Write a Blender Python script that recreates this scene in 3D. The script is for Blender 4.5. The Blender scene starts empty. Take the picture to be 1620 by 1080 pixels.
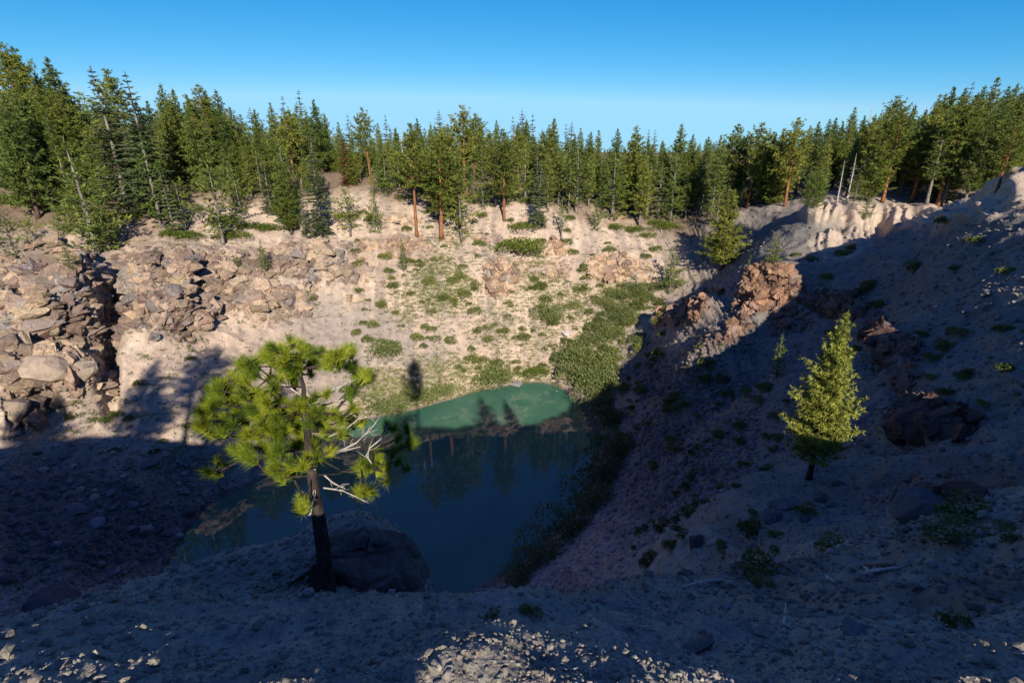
import bpy, bmesh, math, random
import numpy as np
from mathutils import Vector, Matrix, Euler

# ------------------------------------------------------------------ camera, sky, sun, exposure
scene = bpy.context.scene
col = scene.collection
R = math.radians
CAM_Z = 50.0                      # metres above the lake
PITCH = R(20.8)
cam_d = bpy.data.cameras.new("camera")
cam = bpy.data.objects.new("camera", cam_d)
col.objects.link(cam)
cam.location = (0, 0, CAM_Z)
cam.rotation_euler = (R(90) - PITCH, 0, 0)
cam_d.lens = 18.0
cam_d.sensor_width = 36.0
cam_d.clip_start = 0.05
cam_d.clip_end = 6000
scene.camera = cam

SUN_EL, SUN_AZ = R(29.0), R(11.5)       # sun stands behind the camera, a little to its right
SUN_DIR = Vector((math.cos(SUN_EL) * math.sin(SUN_AZ), -math.cos(SUN_EL) * math.cos(SUN_AZ), math.sin(SUN_EL)))
world = bpy.data.worlds.new("World")
scene.world = world
world.use_nodes = True
wn = world.node_tree
for n in list(wn.nodes):
    wn.nodes.remove(n)
sky = wn.nodes.new("ShaderNodeTexSky")
sky.sky_type = 'NISHITA'
sky.sun_disc = False
sky.sun_elevation = SUN_EL
sky.sun_rotation = math.pi - SUN_AZ
sky.altitude = 2500
sky.air_density = 1.0
sky.dust_density = 0.3
sky.ozone_density = 3.0
bg = wn.nodes.new("ShaderNodeBackground")
bg.inputs["Strength"].default_value = 0.05
wo = wn.nodes.new("ShaderNodeOutputWorld")
# clear mountain air: deeper blue overhead, pale cyan above the trees (lights the scene too)
sep = wn.nodes.new("ShaderNodeSeparateColor")
comb = wn.nodes.new("ShaderNodeCombineColor")
wn.links.new(sky.outputs[0], sep.inputs[0])
def chain(sock, power, gain, top):
    a = wn.nodes.new("ShaderNodeMath"); a.operation = 'POWER'; a.inputs[1].default_value = power
    b = wn.nodes.new("ShaderNodeMath"); b.operation = 'MULTIPLY'; b.inputs[1].default_value = gain
    c = wn.nodes.new("ShaderNodeMath"); c.operation = 'MINIMUM'; c.inputs[1].default_value = top
    wn.links.new(sock, a.inputs[0]); wn.links.new(a.outputs[0], b.inputs[0]); wn.links.new(b.outputs[0], c.inputs[0])
    d = wn.nodes.new("ShaderNodeMath"); d.operation = 'MAXIMUM'; d.inputs[1].default_value = .48
    wn.links.new(c.outputs[0], d.inputs[0])
    return d.outputs[0]
for k, prm in enumerate(((2.35, .110, 4.6), (1.0, 1.25, 9.4), (0.62, 3.25, 13.8))):
    wn.links.new(chain(sep.outputs[k], *prm), comb.inputs[k])
wn.links.new(comb.outputs[0], bg.inputs[0])
wn.links.new(bg.outputs[0], wo.inputs[0])
sun_d = bpy.data.lights.new("sun", 'SUN')
sun_d.energy = 5.0
sun_d.angle = R(0.53)
sun_d.color = (1.0, 0.92, 0.80)
sun = bpy.data.objects.new("sun", sun_d)
sun.rotation_euler = SUN_DIR.to_track_quat('Z', 'Y').to_euler()
sun.location = (30, -150, 150)
col.objects.link(sun)
scene.view_settings.view_transform = 'Standard'
scene.view_settings.look = 'None'
scene.view_settings.exposure = 0.66
scene.view_settings.gamma = 1.0
scene.render.engine = 'CYCLES'
scene.cycles.max_bounces = 6
scene.cycles.diffuse_bounces = 1
scene.cycles.transmission_bounces = 2
scene.cycles.transparent_max_bounces = 4

# ------------------------------------------------------------------ helpers
F = 810.0
CP, SP = math.cos(PITCH), math.sin(PITCH)

def ray(px, py):
    u, v = (px - 810) / F, (py - 540) / F
    return Vector((u, CP - v * SP, -SP - v * CP))

def at(px, py, t):
    d = ray(px, py)
    return Vector((d.x * t, d.y * t, d.z * t + CAM_Z))

def project(p):
    x, y, z = p[0], p[1], p[2] - CAM_Z
    f = y * CP - z * SP
    up = y * SP + z * CP
    return 810 + F * x / f, 540 - F * up / f, f

def hash3(ix, iy, iz, seed=0):
    h = (ix.astype(np.int64) * 374761393 + iy.astype(np.int64) * 668265263 + iz.astype(np.int64) * 2147483647
         + seed * 1274126177) & 0xFFFFFFFF
    h = ((h ^ (h >> 13)) * 1274126177) & 0xFFFFFFFF
    h = ((h ^ (h >> 16)) * 2246822519) & 0xFFFFFFFF
    h = h ^ (h >> 15)
    return (h & 0xFFFFFF) / float(0x1000000)

def vnoise(p, seed=0):                     # value noise, -1 .. 1
    i = np.floor(p).astype(np.int64)
    f = p - i
    f = f * f * f * (f * (f * 6 - 15) + 10)
    out = 0
    for dx in (0, 1):
        wx = f[:, 0] if dx else 1 - f[:, 0]
        for dy in (0, 1):
            wy = f[:, 1] if dy else 1 - f[:, 1]
            for dz in (0, 1):
                wz = f[:, 2] if dz else 1 - f[:, 2]
                out = out + hash3(i[:, 0] + dx, i[:, 1] + dy, i[:, 2] + dz, seed) * wx * wy * wz
    return out * 2 - 1

def fbm(p, octaves=4, seed=0):
    o, a, n = 0, 1.0, 0
    for k in range(octaves):
        o = o + a * vnoise(p * 2 ** k + 17.3 * k, seed + k)
        n += a
        a *= 0.5
    return o / n

def blocks(p, seed=0):
    """fractured rock: per cell a tilted facet; returns facet height and distance to the crack"""
    i = np.floor(p).astype(np.int64)
    f1 = np.full(len(p), 9.0)
    f2 = np.full(len(p), 9.0)
    facet = np.zeros(len(p))
    facet2 = np.zeros(len(p))
    for dx in (-1, 0, 1):
        for dy in (-1, 0, 1):
            for dz in (-1, 0, 1):
                cx, cy, cz = i[:, 0] + dx, i[:, 1] + dy, i[:, 2] + dz
                jx, jy, jz = (hash3(cx, cy, cz, seed + s) for s in (1, 2, 3))
                d = np.stack([p[:, 0] - cx - jx, p[:, 1] - cy - jy, p[:, 2] - cz - jz], 1)
                dist = (d * d).sum(1)
                gx, gy, gz, off = (hash3(cx, cy, cz, seed + s) - 0.5 for s in (4, 5, 6, 7))
                fh = (d[:, 0] * gx + d[:, 1] * gy + d[:, 2] * gz) * 0.6 + off * 1.15
                near = dist < f1
                second = (~near) & (dist < f2)
                facet2 = np.where(near, facet, np.where(second, fh, facet2))
                f2 = np.where(near, f1, np.minimum(f2, dist))
                facet = np.where(near, fh, facet)
                f1 = np.where(near, dist, f1)
    gap = np.sqrt(f2) - np.sqrt(f1)
    w = np.clip(gap / .2, 0, 1)
    w = .5 + .5 * w * w * (3 - 2 * w)
    return facet * w + facet2 * (1 - w), gap

def mesh_from_np(name, verts, faces, smooth=True):
    """faces: int array (n,3) or (n,4)"""
    me = bpy.data.meshes.new(name)
    nv, nf, k = len(verts), len(faces), faces.shape[1]
    me.vertices.add(nv)
    me.vertices.foreach_set("co", np.ascontiguousarray(verts, dtype=np.float32).ravel())
    me.loops.add(nf * k)
    me.loops.foreach_set("vertex_index", np.ascontiguousarray(faces, dtype=np.int32).ravel())
    me.polygons.add(nf)
    me.polygons.foreach_set("loop_start", np.arange(0, nf * k, k, dtype=np.int32))
    me.polygons.foreach_set("use_smooth", np.full(nf, smooth, dtype=bool))
    me.update(calc_edges=True)
    return me

def set_color(me, name, rgb):
    a = me.attributes.new(name, 'FLOAT_COLOR', 'POINT')
    c = np.ones((len(rgb), 4), dtype=np.float32)
    c[:, :3] = rgb
    a.data.foreach_set("color", c.ravel())

def link(name, me, mat=None, parent=None):
    o = bpy.data.objects.new(name, me)
    if mat is not None and len(me.materials) == 0:
        me.materials.append(mat)
    col.objects.link(o)
    if parent is not None:
        o.parent = parent
    return o

def tag(o, label=None, cat=None, group=None, kind=None):
    if label: o["label"] = label
    if cat: o["category"] = cat
    if group: o["group"] = group
    if kind: o["kind"] = kind
    return o

class MB:
    """collects tubes / quads as numpy-ready lists"""
    def __init__(s):
        s.v, s.f, s.c = [], [], []
        s.n = 0
    def add(s, verts, faces, c=0.5):
        verts = np.asarray(verts, dtype=np.float64)
        s.v.append(verts)
        s.f.append(np.asarray(faces, dtype=np.int64) + s.n)
        s.c.append(np.full(len(verts), c))
        s.n += len(verts)
    def tube(s, pts, radii, sides=6, c=0.5, wob=0.0, rng=None):
        pts = [np.asarray(p, dtype=float) for p in pts]
        rings = []
        prev = None
        for k, p in enumerate(pts):
            a = pts[max(k - 1, 0)]
            b = pts[min(k + 1, len(pts) - 1)]
            d = (b - a) / (np.linalg.norm(b - a) + 1e-9)
            if prev is None:
                ref = np.array([0, 0, 1.0]) if abs(d[2]) < .9 else np.array([1.0, 0, 0])
                x = np.cross(ref, d)
            else:
                x = prev - d * prev.dot(d)
            x /= np.linalg.norm(x) + 1e-9
            prev = x
            y = np.cross(d, x)
            for j in range(sides):
                th = 2 * math.pi * j / sides
                rr = radii[k] * (1 + (rng.uniform(-wob, wob) if rng is not None and wob else 0))
                rings.append(p + (x * math.cos(th) + y * math.sin(th)) * rr)
        fs = []
        m = len(pts)
        for k in range(m - 1):
            for j in range(sides):
                j2 = (j + 1) % sides
                fs.append((k * sides + j, k * sides + j2, (k + 1) * sides + j2, (k + 1) * sides + j))
        rings.append(pts[-1] + (pts[-1] - pts[-2]) * 0.02)
        tip = len(rings) - 1
        rings.append(pts[0] - (pts[1] - pts[0]) * 0.01)
        for j in range(sides):
            fs.append(((j + 1) % sides, j, tip + 1, tip + 1))
        for j in range(0, sides):
            fs.append(((m - 1) * sides + j, (m - 1) * sides + (j + 1) % sides, tip, tip))
        fs = [f if f[2] != f[3] else (f[0], f[1], f[2], f[2]) for f in fs]
        s.add(rings, fs, c)
    def mesh(s, name, smooth=True):
        v = np.concatenate(s.v)
        f = np.concatenate(s.f)
        c = np.concatenate(s.c)
        quad = f[f[:, 2] != f[:, 3]]
        tri = f[f[:, 2] == f[:, 3]][:, :3]
        me = bpy.data.meshes.new(name)
        me.vertices.add(len(v))
        me.vertices.foreach_set("co", v.astype(np.float32).ravel())
        me.loops.add(len(quad) * 4 + len(tri) * 3)
        me.loops.foreach_set("vertex_index", np.concatenate([quad.ravel(), tri.ravel()]).astype(np.int32))
        me.polygons.add(len(quad) + len(tri))
        st = np.concatenate([np.arange(len(quad)) * 4, len(quad) * 4 + np.arange(len(tri)) * 3]).astype(np.int32)
        me.polygons.foreach_set("loop_start", st)
        me.polygons.foreach_set("use_smooth", np.full(len(st), smooth, dtype=bool))
        me.update(calc_edges=True)
        set_color(me, "tint", np.repeat(c[:, None], 3, 1))
        return me

# ------------------------------------------------------------------ materials
def new_mat(name):
    m = bpy.data.materials.new(name)
    m.use_nodes = True
    nt = m.node_tree
    b = nt.nodes["Principled BSDF"]
    return m, nt, b

def N(nt, t, **kw):
    n = nt.nodes.new(t)
    for k, v in kw.items():
        if k in n.inputs:
            n.inputs[k].default_value = v
        else:
            setattr(n, k, v)
    return n

def mixc(nt, a, b, fac, mode='MIX'):
    n = nt.nodes.new("ShaderNodeMix")
    n.data_type = 'RGBA'
    n.blend_type = mode
    for sock, val in ((n.inputs[6], a), (n.inputs[7], b), (n.inputs[0], fac)):
        if hasattr(val, "links"):
            nt.links.new(val, sock)
        else:
            sock.default_value = val if not isinstance(val, tuple) else (*val, 1)
    return n.outputs[2]

def ramp(nt, fac, stops):
    n = nt.nodes.new("ShaderNodeValToRGB")
    while len(n.color_ramp.elements) < len(stops):
        n.color_ramp.elements.new(0.5)
    for e, (p, c) in zip(n.color_ramp.elements, stops):
        e.position = p
        e.color = (*c, 1)
    nt.links.new(fac, n.inputs[0])
    return n.outputs[0]

def earth_mat(name, attr=True, base=(.3, .25, .2), bump=1.0, scales=(0.9, 7.0, 45.0), depth=(0.35, 0.06, 0.012)):
    m, nt, b = new_mat(name)
    geo = N(nt, "ShaderNodeNewGeometry")
    if attr:
        a = N(nt, "ShaderNodeAttribute", attribute_name="col").outputs["Color"]
    else:
        oi = N(nt, "ShaderNodeObjectInfo")
        a = mixc(nt, tuple(c * .7 for c in base), tuple(min(1, c * 1.25) for c in base), oi.outputs["Random"])
    h = None
    fac = None
    for k, s in enumerate(scales):
        nz = N(nt, "ShaderNodeTexNoise", Scale=s, Detail=6.0, Roughness=0.62)
        nt.links.new(geo.outputs["Position"], nz.inputs["Vector"])
        a = mixc(nt, a, ramp(nt, nz.outputs["Fac"], [(.28, (.55, .55, .56)), (.72, (1.35, 1.34, 1.32))]), (0.55, 0.6, 0.55)[k], 'MULTIPLY')
        bp = N(nt, "ShaderNodeBump", Strength=(0.55, 0.5, 0.45)[k] * bump, Distance=depth[k])
        nt.links.new(nz.outputs["Fac"], bp.inputs["Height"])
        if h is not None:
            nt.links.new(h, bp.inputs["Normal"])
        h = bp.outputs[0]
    nt.links.new(a, b.inputs["Base Color"])
    nt.links.new(h, b.inputs["Normal"])
    b.inputs["Roughness"].default_value = 0.95
    b.inputs["Specular IOR Level"].default_value = 0.15
    return m

def leaf_mat(name, dark, light, vary=0.25, trans=0.25, rough=0.55):
    m, nt, b = new_mat(name)
    t = N(nt, "ShaderNodeAttribute", attribute_name="tint").outputs["Fac"]
    oi = N(nt, "ShaderNodeObjectInfo")
    c = mixc(nt, dark, light, t)
    hs = N(nt, "ShaderNodeHueSaturation")
    mr = N(nt, "ShaderNodeMapRange")
    nt.links.new(oi.outputs["Random"], mr.inputs[0])
    mr.inputs[3].default_value = 1 - vary
    mr.inputs[4].default_value = 1 + vary
    nt.links.new(mr.outputs[0], hs.inputs["Value"])
    mr2 = N(nt, "ShaderNodeMapRange")
    nt.links.new(oi.outputs["Random"], mr2.inputs[0])
    mr2.inputs[3].default_value = 0.515
    mr2.inputs[4].default_value = 0.485
    nt.links.new(mr2.outputs[0], hs.inputs["Hue"])
    nt.links.new(c, hs.inputs["Color"])
    nt.links.new(hs.outputs[0], b.inputs["Base Color"])
    b.inputs["Roughness"].default_value = rough
    b.inputs["Specular IOR Level"].default_value = 0.25
    tr = N(nt, "ShaderNodeBsdfTranslucent")
    nt.links.new(hs.outputs[0], tr.inputs["Color"])
    mx = N(nt, "ShaderNodeMixShader")
    mx.inputs[0].default_value = trans
    out = nt.nodes["Material Output"]
    nt.links.new(b.outputs[0], mx.inputs[1])
    nt.links.new(tr.outputs[0], mx.inputs[2])
    nt.links.new(mx.outputs[0], out.inputs[0])
    return m

def bark_mat(name, dark, light, scale=6.0):
    m, nt, b = new_mat(name)
    tc = N(nt, "ShaderNodeTexCoord")
    mp = N(nt, "ShaderNodeMapping")
    mp.inputs["Scale"].default_value = (1, 1, .25)
    nt.links.new(tc.outputs["Object"], mp.inputs[0])
    nz = N(nt, "ShaderNodeTexNoise", Scale=scale, Detail=6.0, Roughness=.65)
    nt.links.new(mp.outputs[0], nz.inputs["Vector"])
    c = ramp(nt, nz.outputs["Fac"], [(.35, dark), (.65, light)])
    nt.links.new(c, b.inputs["Base Color"])
    bp = N(nt, "ShaderNodeBump", Strength=.9, Distance=.05)
    nt.links.new(nz.outputs["Fac"], bp.inputs["Height"])
    nt.links.new(bp.outputs[0], b.inputs["Normal"])
    b.inputs["Roughness"].default_value = .9
    b.inputs["Specular IOR Level"].default_value = .15
    return m

M = {}
M["earth"] = earth_mat("crater_earth")
M["bedrock"] = earth_mat("bedrock", bump=1.5, scales=(0.7, 2.6, 11.0), depth=(0.9, 0.35, 0.09))
M["rock_grey"] = earth_mat("grey_rock", False, (.20, .19, .185), scales=(1.2, 9., 50.))
M["rock_tan"] = earth_mat("tan_rock", False, (.36, .28, .21), scales=(1.2, 9., 50.))
M["rock_red"] = earth_mat("red_rock", False, (.25, .14, .10), scales=(1.2, 9., 50.))
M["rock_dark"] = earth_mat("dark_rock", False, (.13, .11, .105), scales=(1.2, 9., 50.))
M["pumice"] = earth_mat("pumice_pebbles", False, (.44, .40, .36), scales=(3., 20., 90.))
M["needle_pine"] = leaf_mat("pine_needles", (.065, .10, .012), (.24, .265, .045))
M["needle_dark"] = leaf_mat("dark_pine_needles", (.050, .09, .016), (.18, .22, .045))
M["needle_fir"] = leaf_mat("fir_needles", (.055, .085, .030), (.180, .205, .085))
M["needle_red"] = leaf_mat("rusty_needles", (.10, .025, .008), (.26, .075, .02), vary=.1)
M["needle_young"] = leaf_mat("young_pine_needles", (.060, .105, .012), (.21, .25, .045), vary=.15)
M["needle_hero"] = leaf_mat("long_pine_needles", (.050, .115, .008), (.31, .35, .026), vary=.0, trans=.3)
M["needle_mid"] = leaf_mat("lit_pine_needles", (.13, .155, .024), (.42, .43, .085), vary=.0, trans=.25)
M["manzanita"] = leaf_mat("manzanita_leaves", (.055, .085, .010), (.16, .20, .028), vary=.18)
M["willow"] = leaf_mat("willow_leaves", (.080, .110, .028), (.21, .235, .08), vary=.15)
M["brush"] = leaf_mat("brush_leaves", (.070, .095, .02), (.20, .215, .06), vary=.25)
M["grass"] = leaf_mat("slope_herbs", (.090, .110, .02), (.24, .25, .07), vary=.0)
M["bark_orange"] = bark_mat("orange_bark", (.10, .04, .02), (.36, .16, .07), 4)
M["bark_brown"] = bark_mat("brown_bark", (.045, .032, .025), (.15, .10, .075), 5)
M["bark_grey"] = bark_mat("grey_bark", (.08, .07, .06), (.26, .23, .19), 6)
M["bark_dark"] = bark_mat("dark_furrowed_bark", (.015, .012, .011), (.062, .047, .040), 14)
M["dead_wood"] = bark_mat("bleached_wood", (.24, .21, .18), (.55, .50, .44), 9)
# ------------------------------------------------------------------ terrain of the crater
# survey points: (px, py, forward depth) read from the photograph, then points seen by nobody (x, y, z below the eye)
SURVEY = [
 # lake shore and bed
 (850,605,116.3),(760,622,112),(650,650,103.7),(905,625,110),(930,660,101.3),(935,730,87),(880,840,71.3),(790,910,63.9),(700,955,60),
 (390,772,80.4),(330,800,76.3),(250,940,61.2),(520,705,93),(285,870,68.5),
 # left wall
 (0,800,61),(0,900,52),(120,850,60),(200,770,71),(0,720,68),(150,720,74),(0,640,74),(0,560,80),(0,480,86),(0,420,93),(0,360,104),(0,300,114),
 (150,640,79),(150,560,84),(150,490,89),(150,430,94),(100,390,103),(200,340,114),(200,290,130),
 (300,720,81),(300,640,84),(300,560,93),(300,500,99),(330,430,106),(330,380,114),(330,300,130),
 (450,640,95),(450,560,103),(450,480,110),(450,420,116),(450,350,126),(450,292,138),
 # far wall
 (600,600,108),(600,500,116),(600,420,123),(600,350,130),(600,295,140),
 (700,560,113),(700,500,118),(700,400,127),(700,340,134),(720,305,144),
 (850,540,120),(850,470,124),(850,400,130),(850,350,135),(850,320,143),
 (950,520,121),(930,450,126),(950,405,129),(950,350,137),(1000,330,144),
 (1000,540,116),(1060,440,124),(1060,380,131),(1070,345,142),(1000,600,105),
 (1150,420,114),(1150,360,122),(1180,330,132),
 # right wall
 (1020,650,89),(1050,600,89),(1000,700,86),(1000,780,71),(960,850,62),(1100,560,81),(1100,500,96),(1200,500,84),(1220,440,87),(1300,400,90),(1290,345,99),(1310,328,106),
 (1450,322,105),(1420,370,88),(1450,347,99),(1480,326,104),(1530,318,105),(1360,332,103),(1360,368,97),(1420,331,104),(1480,345,92),(1500,400,60),(1500,352,70),(1400,500,62),(1400,600,41),(1300,600,60),(1241,597,60),(1322,545,67),(1365,537,63.5),(1357,515,67),(1250,600,62),(1180,640,70),
 (1620,285,55),(1560,325,62),(1620,450,40),(1620,600,27),(1620,700,20.5),(1500,600,33),(1500,480,46),(1450,750,26),(1290,757,29),
 (1100,650,75),(1100,720,60),(1100,800,46),(1200,780,36),(1100,870,23),(1000,900,44),(1200,860,17),(1400,830,17.5),(1620,800,13),(1500,830,16),
 # near ground
 (0,1010,7.4),(120,985,8.2),(240,948,9.6),(330,905,10.8),(430,880,11.6),(480,864,12.2),(545,850,12.0),(620,890,11.4),(660,982,8.8),
 (505,940,9.2),(300,1000,6.4),(600,1000,6.7),(0,1080,3.0),(250,1062,2.95),(500,1000,6.0),(500,1080,2.45),(500,1045,2.8),(800,1080,2.4),(800,1032,2.72),(800,1012,3.3),(800,1000,5.5),
 (700,992,6.6),(900,975,7.4),(1000,945,10),(1000,1000,5.2),(1000,1080,2.4),(1000,1035,2.72),(1200,950,8.2),(1200,1030,3.2),(1200,1048,2.75),(1400,1000,4.7),(1400,900,9.5),
 (1620,1000,4.2),(1620,900,7.2),(1200,1080,2.5),(1620,1080,2.5),(1400,1080,2.5),(1050,940,11),
]
HIDDEN = [
 (-14,72,-55),(-30,62,-53.5),(-5,70,-54),(-25,50,-53),(-15,90,-53),(5,80,-53),(-14,50,-53),(-36,60,-52.5),(2,92,-52.3),
 (-4,13,-17),(-7,16,-23),(-10,25,-38),(-12,33,-48),(-24,26,-40),(-30,36,-48.5),(-14,42,-51),(-40,30,-44),(0,10,-13),(0,18,-26),(1,28,-38),(2,38,-46),(6,18,-23),
 (-20,12,-19),(-42,18,-34),(-62,34,-30),(-82,52,-17),(-75,20,-13),(-48,2,-5),(-100,60,-6),(-110,90,-8),(-60,-4,-3),(-95,20,-4),(-30,-2,-3.4),
 (-20,0,-3.5),(-10,0.5,-4),(-6,0.0,-3.0),(-3,0.2,-2.5),(-2,.6,-2.32),(-1.1,.6,-2.08),(0,0.3,-1.74),(1.6,.5,-2.05),(3,0,-2.2),(6,1,-2.6),(12,2,-3),(22,6,-5),(34,14,-4.3),(46,28,-3.5),(58,42,-2.2),(68,50,-.5),
 (0,-2,-1.7),(0,-6,-1.9),(0,-15,-2.2),(-8,-8,-2),(8,-8,-1.8),(-30,-20,-3),(30,-15,0),(60,10,4),(80,40,4),(0,-40,-3),(60,-30,4),(-60,-40,-3),(0,-120,-4),(120,-60,8),(-120,-60,-4),(0,-450,-5),(350,-250,5),(-350,-250,-5),
 # beyond the rim
 (-130,150,-9),(-115,119,-9),(-150,132,-9.5),(-175,175,-10),(-160,90,-8.5),(-95,165,-9),(-60,170,-9),(-20,180,-10),(30,180,-12),(60,165,-11),(90,150,-9),(115,125,-6),(100,80,-1),(140,110,2),
 (-180,220,-9),(-60,260,-10),(60,260,-8),(140,230,-2),(200,200,3),(200,120,10),(-250,450,-8),(0,520,-8),(260,430,-2),(420,250,6),(-420,300,-8),(-220,60,-6),(-400,0,-6),(200,20,12),(420,0,10),
]
EDGE = [(0,1010,7.4),(120,985,8.2),(240,948,9.6),(330,905,10.8),(430,880,11.6),(480,864,12.2),(545,850,12),(620,880,11.6),(660,982,8.6),(700,992,6.6),(800,1000,5.5),(900,975,7.4),(1000,945,10)]
for px, py, t in EDGE:                    # the ground falls away behind the near brink
    SURVEY += [(px, py + 7, t * 1.13), (px, py + 40, t * 1.55)]
HIDDEN += [(900 * math.sin(a), 900 * math.cos(a), -9) for a in np.linspace(-math.pi, math.pi, 24, endpoint=False)]
HIDDEN += [(650 * math.sin(a), 650 * math.cos(a), -9) for a in np.linspace(-math.pi, math.pi, 24, endpoint=False)]
pts = [at(*s) for s in SURVEY] + [Vector((x, y, z + CAM_Z)) for x, y, z in HIDDEN]
P = np.array([(p.x, p.y, p.z - CAM_Z) for p in pts])
rr = np.hypot(P[:, 0], P[:, 1])
ctl = np.stack([np.arctan2(P[:, 0], P[:, 1]), np.log(np.maximum(rr, .3)), -P[:, 2] / np.maximum(rr, .3)], 1)
wrap = [ctl]
for s in (-1, 1):
    w = ctl.copy()
    w[:, 0] += s * 2 * math.pi
    wrap.append(w[np.abs(w[:, 0]) < math.pi + 1.2])
ctl = np.concatenate(wrap)

def tps_fit(xy, v, smooth=1e-4):
    n = len(xy)
    d2 = ((xy[:, None] - xy[None]) ** 2).sum(2)
    K = 0.5 * d2 * np.log(d2 + 1e-12) + np.eye(n) * smooth
    A = np.zeros((n + 3, n + 3))
    A[:n, :n] = K
    A[:n, n] = 1
    A[:n, n + 1:] = xy
    A[n:, :n] = A[:n, n:].T
    return np.linalg.solve(A, np.concatenate([v, np.zeros(3)]))

W = tps_fit(ctl[:, :2], ctl[:, 2])

def tps_eval(q):
    out = np.empty(len(q))
    for s in range(0, len(q), 20000):
        c = q[s:s + 20000]
        d2 = ((c[:, None] - ctl[None, :, :2]) ** 2).sum(2)
        out[s:s + 20000] = (0.5 * d2 * np.log(d2 + 1e-12)) @ W[:-3] + W[-3] + c @ W[-2:]
    return out

L0, L1 = math.log(0.9), math.log(900.0)
GA, GL = 240, 420                                       # coarse field, then resampled
FA = R(60)
az_in = np.linspace(-FA, FA, GA)
az_out = np.linspace(FA, 2 * math.pi - FA, 70)[1:-1]
lg = np.linspace(L0, L1, GL)
def field(azs):
    q = np.stack(np.meshgrid(azs, lg, indexing='ij'), 2).reshape(-1, 2)
    q2 = q.copy()
    q2[:, 0] = np.where(q2[:, 0] > math.pi, q2[:, 0] - 2 * math.pi, q2[:, 0])
    return tps_eval(q2).reshape(len(azs), GL)
E_in = field(az_in)

def interp_cols(azs_src, E, azs):
    k = (azs - azs_src[0]) / (azs_src[1] - azs_src[0])
    i = np.clip(np.floor(k).astype(int), 0, len(azs_src) - 2)
    f = (k - i)[:, None]
    return E[i] * (1 - f) + E[i + 1] * f

NA_IN, NR = 1100, 860
fine_in = np.linspace(-FA, FA, NA_IN)
out_az = np.linspace(FA, 2 * math.pi - FA, 170)[1:-1]
az_all = np.concatenate([fine_in, out_az])
E_all = np.concatenate([interp_cols(az_in, E_in, fine_in), field(out_az)])
# rows follow the view angle so that cliffs get as many rows as flats
phi = np.arctan(E_all)
dens = np.sqrt((np.gradient(phi, axis=1) * 2.2) ** 2 + ((lg[1] - lg[0]) * 0.25) ** 2)
ker = np.exp(-np.linspace(-2.5, 2.5, 41) ** 2)
ker /= ker.sum()
dpad = np.concatenate([dens[-20:], dens, dens[:20]])
dens = np.stack([np.convolve(dpad[:, j], ker, 'valid') for j in range(GL)], 1)
cum = np.cumsum(dens, 1)
cum = (cum - cum[:, :1]) / (cum[:, -1:] - cum[:, :1])
NAZ = len(az_all)
lr = np.empty((NAZ, NR))
ee = np.empty((NAZ, NR))
u = np.linspace(0, 1, NR)
for i in range(NAZ):
    lr[i] = np.interp(u, cum[i], lg)
    ee[i] = np.interp(lr[i], lg, E_all[i])
rad = np.exp(lr)
X = rad * np.sin(az_all)[:, None]
Y = rad * np.cos(az_all)[:, None]
Z = -ee * rad + CAM_Z
V = np.stack([X, Y, Z], 2)

def grid_normals(V):
    da = np.empty_like(V)
    da[1:-1] = V[2:] - V[:-2]
    da[0] = V[1] - V[-1]
    da[-1] = V[0] - V[-2]
    dr = np.gradient(V, axis=1)
    n = np.cross(dr, da)
    n /= np.linalg.norm(n, axis=2, keepdims=True) + 1e-12
    n[n[..., 2] < 0] *= -1
    return n

v0 = V.reshape(-1, 3)
rflat = rad.reshape(-1)
px0, py0, fd = project(v0.T)
infront = fd > 0.3
px0 = np.where(infront, px0, -9999)
py0 = np.where(infront, py0, -9999)
far = rflat > 16

def blob(cx, cy, sx, sy, rot=0):
    dx, dy = px0 - cx, py0 - cy
    c, s = math.cos(R(rot)), math.sin(R(rot))
    a, b = (dx * c + dy * s) / sx, (-dx * s + dy * c) / sy
    return np.exp(-(a * a + b * b) ** 1.5) * far

def union(bl):
    o = np.zeros(len(px0))
    for b in bl:
        o = np.maximum(o, blob(*b[:5] if len(b) >= 5 else b[:4]) * (b[5] if len(b) > 5 else 1))
    return o

rock_cliff = union([(30,485,110,75,0,1.),(110,490,70,80,0,1.),(70,600,100,48,0,.9),(250,470,75,75,0,.85),(215,430,60,40,0,.7),(330,440,110,42,0,.75),(300,500,60,50,0,.6),
                    (470,420,80,45,0,.6),(20,660,45,60,0,.8),(560,430,80,40,0,.5),(650,385,80,18,0,.55),(430,480,110,50,0,.5),(600,395,90,24,0,.5),(740,380,60,14,0,.45),(860,425,110,20,0,.5),(1010,430,40,30,0,.5),(690,345,120,8,0,.42)])
rock_tan = union([(790,445,30,32,0,.9),(970,428,50,24,0,1),(880,395,30,18,0,.6),(560,480,28,18,0,.5),(640,350,40,8,0,.5)])
rock_red = union([(1225,462,48,34,0,1.),(1195,490,26,26,0,.8),(1090,498,46,18,-22,.9),(1130,460,22,8,0,.7),(1160,530,50,20,-30,.5)])
rock_dark = union([(1330,490,70,26,12,.8),(1420,560,60,34,40,.8),(1480,690,75,45,0,.8),(1490,800,80,38,0,.9),(1570,740,60,40,0,.5),(1440,610,40,40,0,.5),(1250,510,60,30,0,.5)])
ash_cliff = union([(1300,350,32,20,0,.9),(1395,345,70,18,0,1.),(1450,345,50,22,0,1.),(1340,385,80,26,-20,.7),(1590,320,60,30,-35,.9),(1520,345,50,20,-30,.7)])
warp = fbm(v0 * 0.18, 3, 90)
def edge(m, lo=.25, hi=.6):
    return np.clip((m + warp * .22 - lo) / (hi - lo), 0, 1)
m_cliff, m_tan, m_red, m_dark, m_ash = edge(rock_cliff), edge(rock_tan), edge(rock_red), edge(rock_dark), edge(ash_cliff)
m_rock = np.maximum.reduce([m_cliff, m_tan, m_red, m_dark])
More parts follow.
